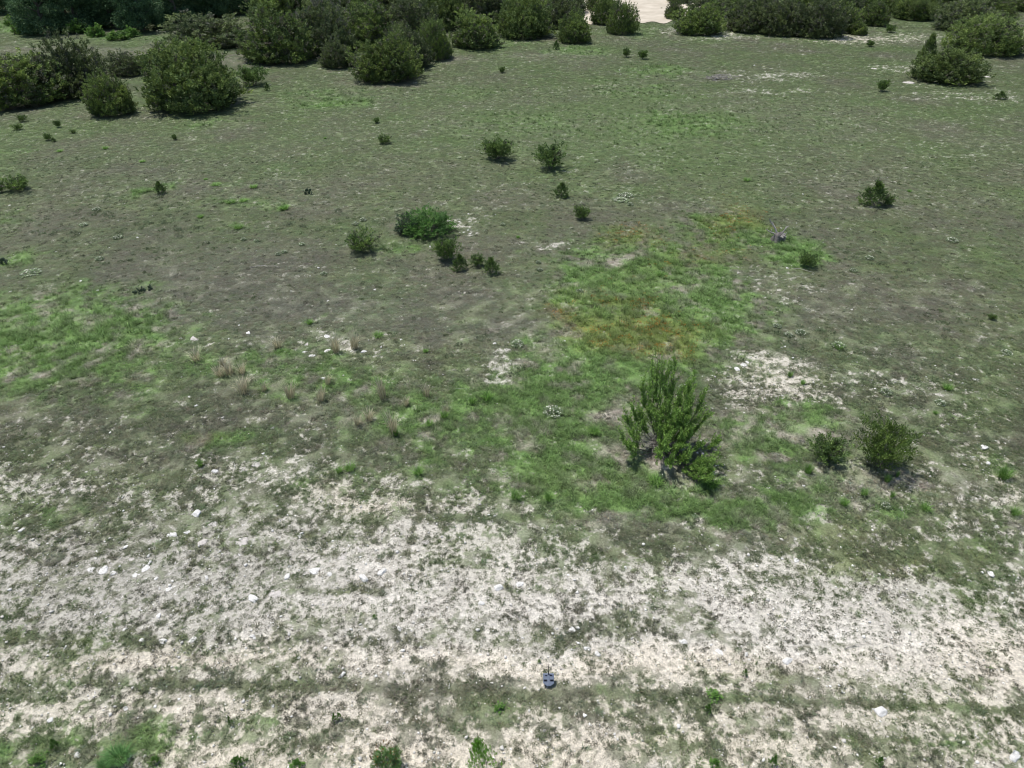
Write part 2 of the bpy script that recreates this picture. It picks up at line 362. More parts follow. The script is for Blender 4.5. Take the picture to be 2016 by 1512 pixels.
# ------------------------------------------------------------------ ground sheet
ROAD_U = (1150, 1335)
def build_ground():
    vs = np.r_[np.linspace(1560, 0, 900), np.linspace(-10, -170, 60)]
    ys = np.array([at(1008, v)[1] for v in vs])
    ys = np.r_[[-60, -30, -12, -4, 0, 2.5, 4.5], ys[ys > 5.5], [400, 520, 700, 1000, 1500, 2500]]
    ys = np.unique(ys)
    ts = np.r_[[-9, -4, -2.2, -1.5, -1.1, -.9, -.8], np.linspace(-.72, .72, 1050), [.8, .9, 1.1, 1.5, 2.2, 4, 9]]
    X = ts[None, :]*(np.maximum(ys, 0)+8)[:, None]; Y = np.repeat(ys[:, None], len(ts), 1)
    x, y = X.ravel(), Y.ravel()
    F = fields(x, y)
    cov = F['cover'][:, None]
    rough_ = 0.35 + .65*F['cover']
    dy = np.gradient(ys); dyv = np.repeat(dy[:, None], len(ts), 1).ravel()
    z = hgt(x, y)
    for sc, amp, sd in ((.45, .07, 51), (.20, .055, 52), (.09, .035, 53)):
        z = z + amp*rough_*(vn(x/sc, y/sc, sd)-.5)*np.clip(sc/(9*dyv), 0, 1)**2
    b_ = F['bare'][:, None]; soft = np.clip((b_-.06)/.22, 0, 1)
    cov = cov*(1-.42*soft) + .42*soft*np.clip(1.02-b_, 0, 1)
    c = F['soil']*(1-cov) + F['grass']*cov
    nx, ny = len(ts), len(ys)
    i = (np.arange(ny-1)[:, None]*nx+np.arange(nx-1)[None]).ravel()
    Q = np.stack([i, i+1, i+nx+1, i+nx], 1)
    me = fast_mesh("ground", np.stack([x, y, z], 1), Q, M_GROUND, c, True)
    o = obj("ground", me); tag(o, kind='structure'); return o
build_ground()
def build_road():
    us = np.linspace(ROAD_U[0], ROAD_U[1]+60, 40); vs = np.linspace(-28, 42, 14)
    V = []
    for j, v in enumerate(vs):
        for u in us:
            vv = v + (4*math.sin(u*.05)+3*math.sin(u*.13+1) if j == len(vs)-1 else 0)
            x, y = at(u, vv); V.append((x, y, hgt(np.array([x]), np.array([y]))[0]+.05))
    n = len(us); F = [(j*n+i, j*n+i+1, (j+1)*n+i+1, (j+1)*n+i) for j in range(len(vs)-1) for i in range(n-1)]
    o = obj("dirt_road", fast_mesh("dirt_road", V, F, M_ROAD, None, True)); tag(o, kind='structure')
build_road()

# ------------------------------------------------------------------ scattered ground cover ("stuff")
def scatter(name, pts, vid, scl, rot, col, sources, tilt=None):
    n = len(pts)
    me = bpy.data.meshes.new(name); me.vertices.add(n); me.vertices.foreach_set('co', np.asarray(pts, np.float32).ravel())
    def fa(nm, ty, data, key='value'):
        a = me.attributes.new(nm, ty, 'POINT'); a.data.foreach_set(key, np.ascontiguousarray(data).ravel())
    fa('scl', 'FLOAT', scl.astype(np.float32)); fa('rotz', 'FLOAT', rot.astype(np.float32)); fa('vid', 'INT', vid.astype(np.int32))
    c4 = np.ones((n, 4), np.float32); c4[:, :3] = col; fa('tcol', 'FLOAT_COLOR', c4, 'color')
    o = obj(name, me); tag(o, kind='stuff')
    coll = bpy.data.collections.new(name + " shapes")
    for i, m_ in enumerate(sources): coll.objects.link(bpy.data.objects.new(f"{name}_shape.{i:03d}", m_))
    g = bpy.data.node_groups.new(name + " scatter", 'GeometryNodeTree')
    g.interface.new_socket("Geometry", in_out='INPUT', socket_type='NodeSocketGeometry')
    g.interface.new_socket("Geometry", in_out='OUTPUT', socket_type='NodeSocketGeometry')
    N, Lk = g.nodes, g.links
    gi, go = N.new("NodeGroupInput"), N.new("NodeGroupOutput")
    ci = N.new("GeometryNodeCollectionInfo"); ci.inputs[0].default_value = coll; ci.inputs[1].default_value = True; ci.inputs[2].default_value = True
    ip = N.new("GeometryNodeInstanceOnPoints"); ip.inputs['Pick Instance'].default_value = True
    def na(nm, ty):
        a = N.new("GeometryNodeInputNamedAttribute"); a.data_type = ty; a.inputs[0].default_value = nm; return a.outputs[0]
    cx = N.new("ShaderNodeCombineXYZ"); Lk.new(na('rotz', 'FLOAT'), cx.inputs[2])
    er = N.new("FunctionNodeEulerToRotation"); Lk.new(cx.outputs[0], er.inputs[0])
    Lk.new(gi.outputs[0], ip.inputs['Points']); Lk.new(ci.outputs[0], ip.inputs['Instance'])
    Lk.new(na('vid', 'INT'), ip.inputs['Instance Index']); Lk.new(er.outputs[0], ip.inputs['Rotation']); Lk.new(na('scl', 'FLOAT'), ip.inputs['Scale'])
    Lk.new(ip.outputs[0], go.inputs[0])
    md = o.modifiers.new("scatter", 'NODES'); md.node_group = g
    return o
def tuft_mesh(seed, nb, h, spread, wid, droop=.3, lay=0.0):
    rng = np.random.default_rng(seed); V, F = [], []
    for i in range(nb):
        a = rng.uniform(0, 2*math.pi); r = spread*math.sqrt(rng.uniform())*.6
        b = np.array([r*math.cos(a), r*math.sin(a), -.02*h])
        out = np.array([math.cos(a+rng.normal()*.5), math.sin(a+rng.normal()*.5), 0])
        hh = h*rng.uniform(.5, 1.1); le = spread*rng.uniform(.3, 1.1)
        tip = b+out*le+np.array([0, 0, hh*(1-lay)]); midp = b+out*le*(.35)+np.array([0, 0, hh*(.65-.4*lay)])
        tip[2] -= droop*hh*rng.uniform(0, 1)
        sd = np.cross(out, [0, 0, 1])*wid*.5
        k = len(V); V += [b-sd, b+sd, midp+sd*.8, midp-sd*.8, tip, tip]
        F += [(k, k+1, k+2, k+3), (k+3, k+2, k+4, k+5)]
    V = np.array(V); V[5::6] += 1e-4
    return fast_mesh("tuft", V, F, M_TUFT)
def rosette_mesh(seed, n, r, h):
    rng = np.random.default_rng(seed)
    a = rng.uniform(0, 2*math.pi, n); el = rng.uniform(.1, 1.2, n)
    rr = r*np.sqrt(rng.uniform(0, 1, n))
    P = np.stack([rr*np.cos(a), rr*np.sin(a), h*rng.uniform(0, .8, n)*(1-(rr/r)**2*.6)], 1)
    D = nrm(np.stack([np.cos(a)*np.cos(el), np.sin(a)*np.cos(el), np.sin(el)], 1)+rng.normal(size=(n, 3))*.35)
    V, F = leaf_quads(P, D, r*rng.uniform(.3, .6, n), r*rng.uniform(.14, .26, n), rng)
    return fast_mesh("rosette", V, F, M_TUFT)
def stone_mesh(seed, mat, flat=.6, sub=1):
    import bmesh
    rng = np.random.default_rng(seed)
    bm = bmesh.new(); bmesh.ops.create_icosphere(bm, subdivisions=sub+1, radius=.5)
    V = np.array([v.co[:] for v in bm.verts]); 
    for _ in range(9):                                   # chip flat facets off
        d = nrm(rng.normal(size=3)); lim = rng.uniform(.22, .38)
        dd = V@d; V = V - np.where(dd > lim, dd-lim, 0)[:, None]*d[None]
    V *= np.array([1, rng.uniform(.65, .95), flat]); V += rng.normal(size=V.shape)*.012
    V[:, 2] += .16*flat
    F = np.array([[v.index for v in f.verts] for f in bm.faces]); bm.free()
    return fast_mesh("stone", V, F, mat)
rng = np.random.default_rng(11)
def cand(y0, y1, n):
    """n random points in the strip of field between y0 and y1 that the photo sees"""
    y = rng.uniform(y0, y1, int(n*1.0)); wd = .70*(y+8); wmax = .70*(y1+8)
    keep = rng.uniform(0, wmax, len(y)) < wd; y = y[keep]
    x = rng.uniform(-1, 1, len(y))*.70*(y+8)
    return x, y
def pts3(x, y, dz=0): return np.stack([x, y, hgt(x, y)+dz], 1)

short_src = [tuft_mesh(100+i, 16, .065, .085, .011, .5, .25) for i in range(5)] + [tuft_mesh(150+i, 20, .030, .115, .013, .4, .35) for i in range(5)]
tall_src = [tuft_mesh(200+i, 24, .20, .16, .012, .5) for i in range(5)]
rose_src = [rosette_mesh(300+i, 42, .075, .05) for i in range(5)]

P_, C_, S_ = [], [], []
for (y0, y1, n, s0) in ((5.5, 12, 40000, .95), (12, 22, 140000, .9), (22, 36, 190000, .9), (36, 60, 200000, 1.15), (60, 84, 170000, 1.5), (84, 125, 180000, 2.0)):
    x, y = cand(y0, y1, n); F = fields(x, y)
    k = rng.uniform(size=len(x)) < F['cover']*(1-.55*np.clip(F['bare']/.5, 0, 1))*(1-.5*np.clip(F['lush'], 0, 1))*((.25+.75*sst(.25, .75, fbm(x, y, .3, 2, 61)+.12)) if y0 < 22 else .72)
    x, y = x[k], y[k]; g = F['grass'][k]
    P_.append(pts3(x, y)); jv = .36 if y0 < 22 else (.26 if y0 < 36 else .14)
    C_.append(g*rng.uniform(1.05-jv, 1.05+jv, (len(x), 1))*(1+rng.normal(size=(len(x), 3))*.06)); S_.append(s0*rng.uniform(.6, 1.3, len(x)))
P_, C_, S_ = map(np.concatenate, (P_, C_, S_)); n = len(P_)
scatter("short_grass", P_, rng.integers(0, 5, n)+5*(P_[:, 1] > 20+4*rng.uniform(size=n)), S_, rng.uniform(0, 6.28, n), np.clip(C_, .01, 1), short_src)

P_, C_, S_ = [], [], []
for (y0, y1, n, s0) in ((5.5, 22, 90000, .8), (22, 40, 90000, .95), (40, 66, 60000, 1.25), (66, 125, 70000, 1.9)):
    x, y = cand(y0, y1, n); F = fields(x, y)
    pr = np.clip(F['lush']*1.0-.10, 0, 1)*(.2+.8*sst(.35, .65, fbm(x, y, .5, 3, 62))) + .02*(F['bare'] < .2)*sst(.55, .75, fbm(x, y, 1.2, 3, 63))
    k = rng.uniform(size=len(x)) < pr*(1-.8*F['straw'])
    x, y = x[k], y[k]; g = F['grass'][k]; L_ = np.clip(F['lush'][k], 0, 1)
    t = fbm(x, y, .9, 2, 64); gg = mix(g, np.repeat(G_BRIGHT[None], len(x), 0), np.clip(.15+.5*(t-.3), 0, .6))
    P_.append(pts3(x, y)); C_.append(gg*rng.uniform(.6, 1.6, (len(x), 1))); S_.append(s0*rng.uniform(.5, 1.3, len(x))*(.55+.45*L_))
P_, C_, S_ = map(np.concatenate, (P_, C_, S_)); n = len(P_)
scatter("lush_grass", P_, rng.integers(0, 5, n), S_, rng.uniform(0, 6.28, n), np.clip(C_, .01, 1), tall_src)

# low leafy weeds on the bare caliche and between the short grass
P_, C_, S_ = [], [], []
W1, W2, W3 = lin(84,94,66), lin(80,104,56), lin(90,90,78)
for (y0, y1, n, s0, pb) in ((5.5, 20, 290000, .56, 1), (20, 45, 40000, 1.0, .6)):
    x, y = cand(y0, y1, n); F = fields(x, y)
    nn = fbm(x, y, .22, 3, 65); edge = np.clip(1-np.abs(F['cover']-.5)*1.6, 0, 1)
    pr = (.14 + .30*sst(.46, .60, nn) + .30*edge*sst(.40, .60, nn) + .25*F['cover']*sst(.5, .6, nn))*pb
    cl = blobs(x, y, B_CLUMP)*(y0 >= 20)*sst(.42, .58, fbm(x, y, 1.4, 2, 69)); big = rng.uniform(size=len(x)) < cl*.5
    k = (rng.uniform(size=len(x)) < pr) | big
    big = big[k]*1.0
    x, y = x[k], y[k]; t = fbm(x, y, 1.1, 3, 66)
    c = mix(np.repeat(W1[None], len(x), 0), W2[None], sst(.45, .7, t)); c = mix(c, W3[None], sst(.55, .35, t)*.8); c = mix(c, lin(118,130,98)[None], big*.85)
    P_.append(pts3(x, y)); C_.append(c*rng.uniform(.7, 1.35, (len(x), 1))); S_.append(s0*rng.uniform(.35, 1.15, len(x))*(1+1.0*big))
P_, C_, S_ = map(np.concatenate, (P_, C_, S_)); n = len(P_)
scatter("low_weeds", P_, rng.integers(0, 5, n), S_, rng.uniform(0, 6.28, n), np.clip(C_, .01, 1), rose_src)

# orange wild flowers, and pale gravel
x, y = cand(18, 40, 160000); F = fields(x, y)
k = rng.uniform(size=len(x)) < np.clip(F['orange']-.10, 0, 1)*.42*sst(.42, .60, fbm(x, y, .45, 3, 67))
x, y = x[k], y[k]; n = len(x)
fl_src = [rosette_mesh(400+i, 14, .075, .04) for i in range(3)]
scatter("orange_wildflowers", pts3(x, y, .15), rng.integers(0, 3, n), rng.uniform(.6, 1.2, n), rng.uniform(0, 6.28, n),
        lin(192,130,56)[None]*rng.uniform(.7, 1.2, (n, 1)), fl_src)
P_, C_, S_ = [], [], []
for (y0, y1, nn) in ((5.5, 22, 90000), (22, 45, 40000)):
    x, y = cand(y0, y1, nn); F = fields(x, y)
    k = rng.uniform(size=len(x)) < (.05 + .25*np.clip(F['bare']/.3, 0, 1) + .4*np.clip(F['bare'], 0, 1)*sst(.4, .6, fbm(x, y, .7, 3, 68)))*(1-.7*np.clip(F['lush'], 0, 1))*np.where(y > 22, .25+np.clip(F['bare'], 0, 1)*1.5, 1)
    x, y = x[k], y[k]; n = len(x)
    P_.append(pts3(x, y)); S_.append(np.clip(rng.lognormal(-3.35, .5, n), .014, .15)*(1.25 if y0 > 20 else 1))
    C_.append(mix(np.repeat(lin(206,200,190)[None], n, 0), np.repeat(lin(246,243,236)[None], n, 0)*.95, rng.uniform(size=n))*rng.uniform(.75, 1.05, (n, 1)))
P_, C_, S_ = map(np.concatenate, (P_, C_, S_)); n = len(P_)
scatter("gravel", P_, rng.integers(0, 4, n), S_, rng.uniform(0, 6.28, n), C_, [stone_mesh(500+i, M_PEB, .55, 0) for i in range(4)])
# ------------------------------------------------------------------ trees and shrubs
def gz(x, y): return float(hgt(np.array([x]), np.array([y]))[0])
J_DARK, J_MID, J_LITE, J_GREY = lin(84,102,62), lin(114,132,74), lin(142,160,84), lin(108,110,90)
def crown_mesh(seed, prof, nplume, nleaf, plume, leaf, lw, up=.75, cols=(J_DARK, J_MID, J_LITE, J_GREY), grey=.10, bump=.5, low=-.05, lo_in=.5, lobes=3.0):
    """foliage of a unit-size shrub (width 1, height 1) made of leafy plumes"""
    rng = np.random.default_rng(seed)
    n = nplume
    az = rng.uniform(0, 2*math.pi, n); ct = rng.uniform(low, 1, n)**1.0
    st = np.sqrt(1-np.clip(ct, 0, 1)**2)
    off = rng.uniform(0, 50)
    nz = fbm(np.cos(az)*st*lobes*.5+off, np.sin(az)*st*lobes*.5+ct*lobes*.6+off, 1.0, 3, seed+7)
    R = 1 + bump*(nz-.5)*2
    dist = R*np.sqrt(rng.uniform(lo_in**2, 1, n))
    if prof == 'dome':
        r = .5*st*dist; z = .08 + .86*np.clip(ct, 0, 1)*dist
        r = np.where(ct < .35, r*(.88+.34*np.clip(ct, 0, 1)), r)
        sk = rng.uniform(size=n) < .16; z = np.where(sk, rng.uniform(.0, .22, n), z); r = np.where(sk, rng.uniform(.28, .44, n), r)
    elif prof == 'cone':
        zt = rng.uniform(.04, 1, n)**1.15; z = zt; r = .5*dist*(1-zt)**.75
    else:                                     # fan: vase of upright stems
        zt = rng.uniform(.15, 1, n); z = zt*(.75+.35*R*.6); r = .5*dist*np.sqrt(zt)*(1.06-.42*zt**3)
    C = np.stack([r*np.cos(az), r*np.sin(az), z], 1)
    rad = nrm(np.stack([np.cos(az)*(r+.05), np.sin(az)*(r+.05), np.maximum(z-.35, 0)*.7], 1))
    ax = nrm(rad*(1-up)+np.array([0, 0, up])+rng.normal(size=(n, 3))*.28)
    pl = plume*rng.uniform(.6, 1.3, n)
    g = rng.uniform(size=n); cl = rng.uniform(size=n)
    hue = fbm(C[:, 0]*3+off, C[:, 2]*3+C[:, 1]*2, .7, 2, seed+3)
    t = np.clip((hue-.3)*2.0*.6+cl*.45, 0, 1)
    pc = np.where(t[:, None] < .5, cols[0]+(cols[1]-cols[0])*(t[:, None]*2), cols[1]+(cols[2]-cols[1])*(t[:, None]*2-1))
    pc = np.where((g < grey)[:, None], cols[3][None]*.9, pc)
    m = nleaf
    s = np.tile(np.linspace(0, 1, m), n); idx = np.repeat(np.arange(n), m)
    A = ax[idx]; rv = rng.normal(size=(n*m, 3)); rv = nrm(rv-A*np.sum(rv*A, 1, keepdims=True))
    P = C[idx] + A*(s*pl[idx])[:, None] + rv*(plume*.14*(1-s*.7))[:, None]
    D = nrm(A*.75+rv*(.75-.35*s)[:, None])
    L = leaf*rng.uniform(.6, 1.25, n*m); W = lw*rng.uniform(.7, 1.3, n*m)
    P[:, 2] = np.maximum(P[:, 2], .01)
    q = np.abs(P[:, :2]); sxy = .5/np.quantile(q, .985); P[:, :2] *= sxy; P[:, 2] *= 1/np.quantile(P[:, 2], .997)
    V, F = leaf_quads(P, D, L, W, rng)
    col = np.repeat(pc[idx]*rng.uniform(.75, 1.3, (n*m, 1)), 4, 0)
    return fast_mesh("crown", V, F, M_LEAF, col)
def trunk_mesh(seed, ns, r0, h=.72, spread=.34, twigs=18):
    rng = np.random.default_rng(seed); mb = MB()
    for i in range(ns):
        a = 2*math.pi*(i+rng.uniform(-.3, .3))/ns; e = np.array([spread*math.cos(a)*rng.uniform(.3, 1), spread*math.sin(a)*rng.uniform(.3, 1), h*rng.uniform(.7, 1.1)])
        P = curve([.02*math.cos(a), .02*math.sin(a), -.03], e, np.array([math.cos(a), math.sin(a), 0])*.05, 7, rng, .012)
        mb.add(*tube(P, r0*rng.uniform(.7, 1.1), r0*.15, 6))
        for k in range(twigs//ns):
            t = rng.uniform(.25, .95); b = P[int(t*6)]; d = nrm(np.array([math.cos(a)+rng.normal()*.8, math.sin(a)+rng.normal()*.8, rng.uniform(.1, .9)]))
            mb.add(*tube(curve(b, b+d*rng.uniform(.14, .34), [0, 0, .02], 4, rng, .008), r0*.28, r0*.06, 4))
    return mb.mesh("trunk", M_BARK)
def shrub_builder(kind, seed, **kw):
    def build():
        nm, parts = kind
        o = empty(nm)
        obj("trunk", trunk_mesh(seed+900, kw.pop('ns', 4), kw.pop('r0', .02), kw.pop('th', .7), kw.pop('tsp', .3), kw.pop('tw', 18)), o)
        obj("crown", crown_mesh(seed, **kw), o)
        return o
    return build
CED = ("cedar_tree", 0); SAP = ("cedar_sapling", 0); SHR = ("green_shrub", 0)
BIG = [dict(prof='dome', nplume=1500, nleaf=24, plume=.088, leaf=.036, lw=.0155, up=u_, bump=b_, grey=g_, lo_in=.55, lobes=l_, low=-.12, r0=.022) for (u_, b_, g_, l_) in
       ((.74, .62, .10, 3.8), (.66, .72, .20, 4.6), (.82, .55, .12, 3.4), (.72, .72, .16, 4.2), (.84, .6, .06, 4))]
GREYC = (lin(80,93,64), lin(104,117,78), lin(126,139,86), lin(112,114,98))
def cedar(v):
    kw = dict(BIG[v % 5])
    if v >= 5: kw['cols'] = GREYC; kw['grey'] = .18
    return shrub_builder(CED, 40+v, **kw)
def put_tree(u, v, wpx, hpx, var, label, group, rz=None, cat="tree", slim=1.0):
    s = pxm(v); d = dep(v); W = wpx/s
    offp = .36*W; x, y0 = at(u, v); y = y0 + offp
    x = (u-CX)/FPX*(y*math.cos(PITCH)+CAMH*math.sin(PITCH))
    sy = pxm(v)*.97
    H = max((hpx - offp*s*math.sin(d))/(sy*math.cos(d)), .25*W)
    r = np.random.default_rng(int(u*7+v))
    return place(('cedar', var), cedar(var), label, cat, group, (x, y, gz(x, y)), r.uniform(0, 6.28) if rz is None else rz, (W*.95, W*.95*slim, H*.87))
GR = "cedars scattered over and behind the field"
TREES = [
 (40,220,185,124,1,"broad dark cedar cut off by the left edge of the picture"),
 (160,196,120,132,6,"tall grey-green cedar with a rounded top between the left-edge cedar and the lone one"),
 (222,232,96,92,0,"round low cedar directly in front of the tall grey-green cedar at left"),
 (255,151,78,50,5,"small squat cedar half hidden behind the tall grey-green one at left"),
 (385,227,192,148,4,"large lone dark cedar with a sloping right side at the left of the field"),
 (318,130,58,46,6,"small greyish cedar peeking out behind the upper left of the large lone cedar"),
 (420,97,165,72,5,"wide grey-brown cedar behind the large lone cedar, in front of the oak wood"),
 (556,129,156,122,3,"big dense cedar forming the left front corner of the central cedar grove"),
 (666,136,76,66,6,"thin cedar with bare grey stems showing, between the two big front cedars of the grove"),
 (764,166,132,104,0,"round bright-topped cedar standing farthest forward in the central grove"),
 (806,139,92,88,8,"cedar tucked directly behind the right side of the round bright-topped cedar"),
 (856,120,74,80,2,"narrow dark cedar at the right end of the front grove"),
 (640,112,130,118,9,"tall cedar with grey branch tips in the second row behind the thin bare-stemmed cedar"),
 (722,97,140,104,3,"tall cedar in the second row behind the round bright-topped cedar"),
 (802,88,130,98,5,"grey-green second-row cedar behind the narrow dark one of the grove"),
 (938,98,108,80,1,"wide cedar left of the big dark-green one at top centre"),
 (1030,79,114,88,4,"big dark-green cedar with a black shadow under its right side, top centre"),
 (1130,87,70,64,0,"neat pyramid-shaped cedar with yellow-green grass at its foot, top centre"),
 (1100,58,90,66,7,"smoky grey cedar behind the pyramid-shaped one at top centre"),
 (1222,69,60,66,2,"upright dark cedar at the left side of the pale dirt road"),
 (1188,50,54,56,4,"cedar touching the back of the upright dark cedar by the dirt road"),
 (1375,71,98,66,0,"round cedar at the right side of the pale dirt road"),
 (1327,39,40,42,3,"small cedar at the very edge of the pale dirt road, behind the round one"),
 (1470,66,92,72,6,"grey-twigged cedar at the left end of the right-hand thicket"),
 (1542,72,104,78,8,"wide dull-green cedar in the middle of the right-hand thicket front"),
 (1606,76,108,82,5,"broad grey-stemmed cedar in the right-hand thicket beside the bare pale soil"),
 (1652,66,70,62,1,"cedar at the right end of the thicket front, just behind the small bright one"),
 (1690,70,34,27,0,"small bright yellow-green cedar bush on bare pale soil before the thicket"),
 (1716,52,66,54,3,"dark cedar behind the small bright bush, its base on pale soil"),
 (1800,42,84,50,4,"dark cedar with grey stems above the pale soil, right of the thicket"),
 (1896,66,110,70,7,"wide grey-green cedar behind the upper left of the big smooth round one at right"),
 (1938,111,136,80,2,"big smooth round cedar by the right edge of the picture"),
 (1858,168,128,74,4,"wide low lumpy cedar at right with a slim taller one rising from its left"),
 (1818,138,42,70,10,"slim pointed cedar rising from the left of the wide low lumpy one"),
 (1950,38,90,46,2,"dark cedar at the top right, above the big smooth round one"),
 (2010,24,80,40,1,"cedar cut off by the top right corner of the picture"),
]
PROTO_SLIM = dict(prof='cone', nplume=420, nleaf=24, plume=.13, leaf=.05, lw=.02, up=.85, bump=.3, grey=.06, lo_in=.4, r0=.02)
_cd = cedar
def cedar(v):
    if v == 10: return shrub_builder(CED, 77, **dict(PROTO_SLIM))
    return _cd(v)
for t in TREES: put_tree(*t[:5], t[5], GR)
BACK = [(560,62,120,110),(640,58,120,110),(715,52,120,110),(790,48,120,100),(870,62,110,95),(950,48,110,95),(1035,42,110,85),(1110,30,90,70),(1180,24,60,60),(1395,40,80,60),
        (1455,38,90,70),(1520,40,95,72),(1585,42,95,72),(1650,38,90,66),(1715,28,90,60),(1780,18,80,60),(1850,26,80,60),(1925,12,80,50),
        (1420,10,90,60),(1500,8,90,60),(1580,6,90,60),(1660,4,90,60),(900,24,100,80),(990,14,100,80),(780,18,110,90),(680,22,110,90),(590,26,110,90),(1340,8,50,40),(1085,2,80,60)]
_u = ["first","second","third","fourth","fifth","sixth","seventh","eighth","ninth","tenth","eleventh","twelfth","thirteenth","fourteenth","fifteenth","sixteenth","seventeenth","eighteenth","nineteenth"]
ORD = _u+["twentieth"]+["twenty-"+a for a in _u[:9]]+["thirtieth"]+["thirty-"+a for a in _u[:9]]
def ordered(lst, key=lambda e: e[0]): return {id(e): ORD[i] for i, e in enumerate(sorted(lst, key=key))}
bl = [b for b in BACK if b[0] < 1250]; br = [b for b in BACK if b[0] >= 1250]
ol, orr = ordered(bl), ordered(br)
for i, b in enumerate(BACK):
    wh = f"{ol[id(b)]} from left among cedar tops along the top edge left of the road" if id(b) in ol else f"{orr[id(b)]} from left among cedar tops along the top edge right of the road"
    put_tree(*b, (1, 6, 3, 8, 4, 5, 2, 9)[i % 8], wh, "background cedars of the far thicket")

# oak wood at the top left
def oak_builder(seed):
    def build():
        rng = np.random.default_rng(seed); o = empty("oak_tree"); mb = MB()
        top = np.array([rng.uniform(-.4, .4), rng.uniform(-.4, .4), 4.0])
        P = curve([0, 0, -.1], top, [rng.uniform(-.3, .3), rng.uniform(-.3, .3), 0], 7, rng, .05); mb.add(*tube(P, .22, .10, 7))
        cents = []
        for k in range(10):
            a = k*2.4+rng.uniform(-.4, .4); b = P[rng.integers(2, 6)]; e = b+np.array([math.cos(a)*rng.uniform(1.4, 2.6), math.sin(a)*rng.uniform(1.4, 2.6), rng.uniform(.1, 2.4)])
            mb.add(*tube(curve(b, e, [0, 0, .3], 6, rng, .06), .09, .025, 5)); cents.append(e)
        cents += [np.array([2.0*math.cos(q_), 2.0*math.sin(q_), 1.1+.3*(q_ % 1)]) for q_ in (rng.uniform(0, 1)+np.arange(6)*1.05)]
        cents += [top+[0, 0, 1.6], top+[.9, .3, .9], top+[-.9, -.2, 1.0]]
        obj("trunk", mb.mesh("trunk", M_BARK), o)
        Vs, Fs, Cs, n0 = [], [], [], 0
        for c in cents:
            m = 1300; rr = rng.uniform(.95, 1.5)
            d = nrm(rng.normal(size=(m, 3))); q = rr*rng.uniform(.25, 1, m)**.6
            nz = fbm(d[:, 0]*2+c[0], d[:, 1]*2+d[:, 2]*2+c[1], .8, 2, seed)
            Pp = c+d*(q*(.6+.8*nz))[:, None]*np.array([1, 1, .75])
            D = nrm(d+rng.normal(size=(m, 3))*.9)
            V, F = leaf_quads(Pp, D, rng.uniform(.12, .24, m), rng.uniform(.09, .16, m), rng)
            t = np.clip(nz*1.4-.3+rng.uniform(-.2, .2, m), 0, 1)[:, None]
            col = np.repeat(lin(62,88,62)+(lin(104,132,88)-lin(62,88,62))*t, 4, 0)
            Vs.append(V); Fs.append(F+n0); Cs.append(col); n0 += len(V)
        obj("crown", fast_mesh("crown", np.concatenate(Vs), np.concatenate(Fs), M_LEAF, np.concatenate(Cs)), o)
        return o
    return build
OAKS = [(80,80,1.0,"leafy dark oak at the left end of the wood, just right of the sunlit clearing"),(150,72,1.0,"oak with a leaning dark trunk near the left end of the wood"),
        (215,66,1.0,"oak standing above the left bright grassy hollow at the edge of the wood"),(275,74,1.05,"oak whose crown hangs low over the bright grass strip at the edge of the wood"),
        (340,62,1.0,"oak with several dark trunks showing, right of the bright grass strip"),(395,52,1.0,"oak behind the wide grey-brown cedar, left of the gap in the wood"),
        (455,40,1.0,"oak behind the wide grey-brown cedar, right of the gap in the wood"),(515,30,1.0,"right-most oak of the wood, beside the cedar grove")]
for i, (u, v, s, lb) in enumerate(OAKS):
    x, y = at(u, v); r = np.random.default_rng(i)
    x, y = at(u, v-11)
    place(('oak', i % 3), oak_builder(600+i % 3), lb, "tree", "oaks of the wood at top left", (x, y+1.2, gz(x, y)), r.uniform(0, 6.28), (s*r.uniform(.9, 1.1),)*2+(s*r.uniform(.8, 1.0),))
OB = [(15,22),(75,26),(130,30),(190,24),(250,26),(310,20),(370,14),(430,4),(490,-4),(60,-8),(180,-8),(300,-14),(420,-24)]
oo = ordered(OB)
for i, e in enumerate(OB):
    x, y = at(*e); r = np.random.default_rng(50+i)
    place(('oak', i % 3), oak_builder(600+i % 3), f"{oo[id(e)]} from left of the shaded oaks deep inside the wood", "tree", "oaks deeper in the wood", (x, y, gz(x, y)), r.uniform(0, 6.28), (r.uniform(.95, 1.25),)*3)

# bright bushes at the edge of the wood
BRC = (lin(86,116,60), lin(112,146,72), lin(140,172,88), lin(120,130,90))
def brush(v): return shrub_builder(("leafy_bush", 0), 700+v, prof='dome', nplume=130, nleaf=22, plume=.2, leaf=.12, lw=.055, up=.6, bump=.5, grey=.05, lo_in=.3, cols=BRC, r0=.012)
for i, (u, v, wp, hp, lb) in enumerate([
  (50,66,36,22,"low bright green bush in the clearing at the top left corner"),(28,50,30,18,"pale green bush at the back of the sunlit clearing at top left"),
  (150,66,36,24,"bright bush at the foot of the leaning oak"),(192,72,30,22,"light green bush at the left of the bright grass strip under the oaks"),
  (262,72,26,18,"bright bush at the right end of the grass strip under the oaks"),(232,78,40,16,"lush green tangle filling the bright grass strip under the oaks"),
  (458,20,30,24,"sunlit bush glowing in the gap between the oaks and the cedar grove")]):
    x, y = at(u, v); s = pxm(v); H = hp/(s*math.cos(dep(v)))
    place(('brush', i % 2), brush(i % 2), lb, "bush", "bright bushes at the edge of the oak wood", (x, y, gz(x, y)), i*1.7, (wp/s, wp/s, H))

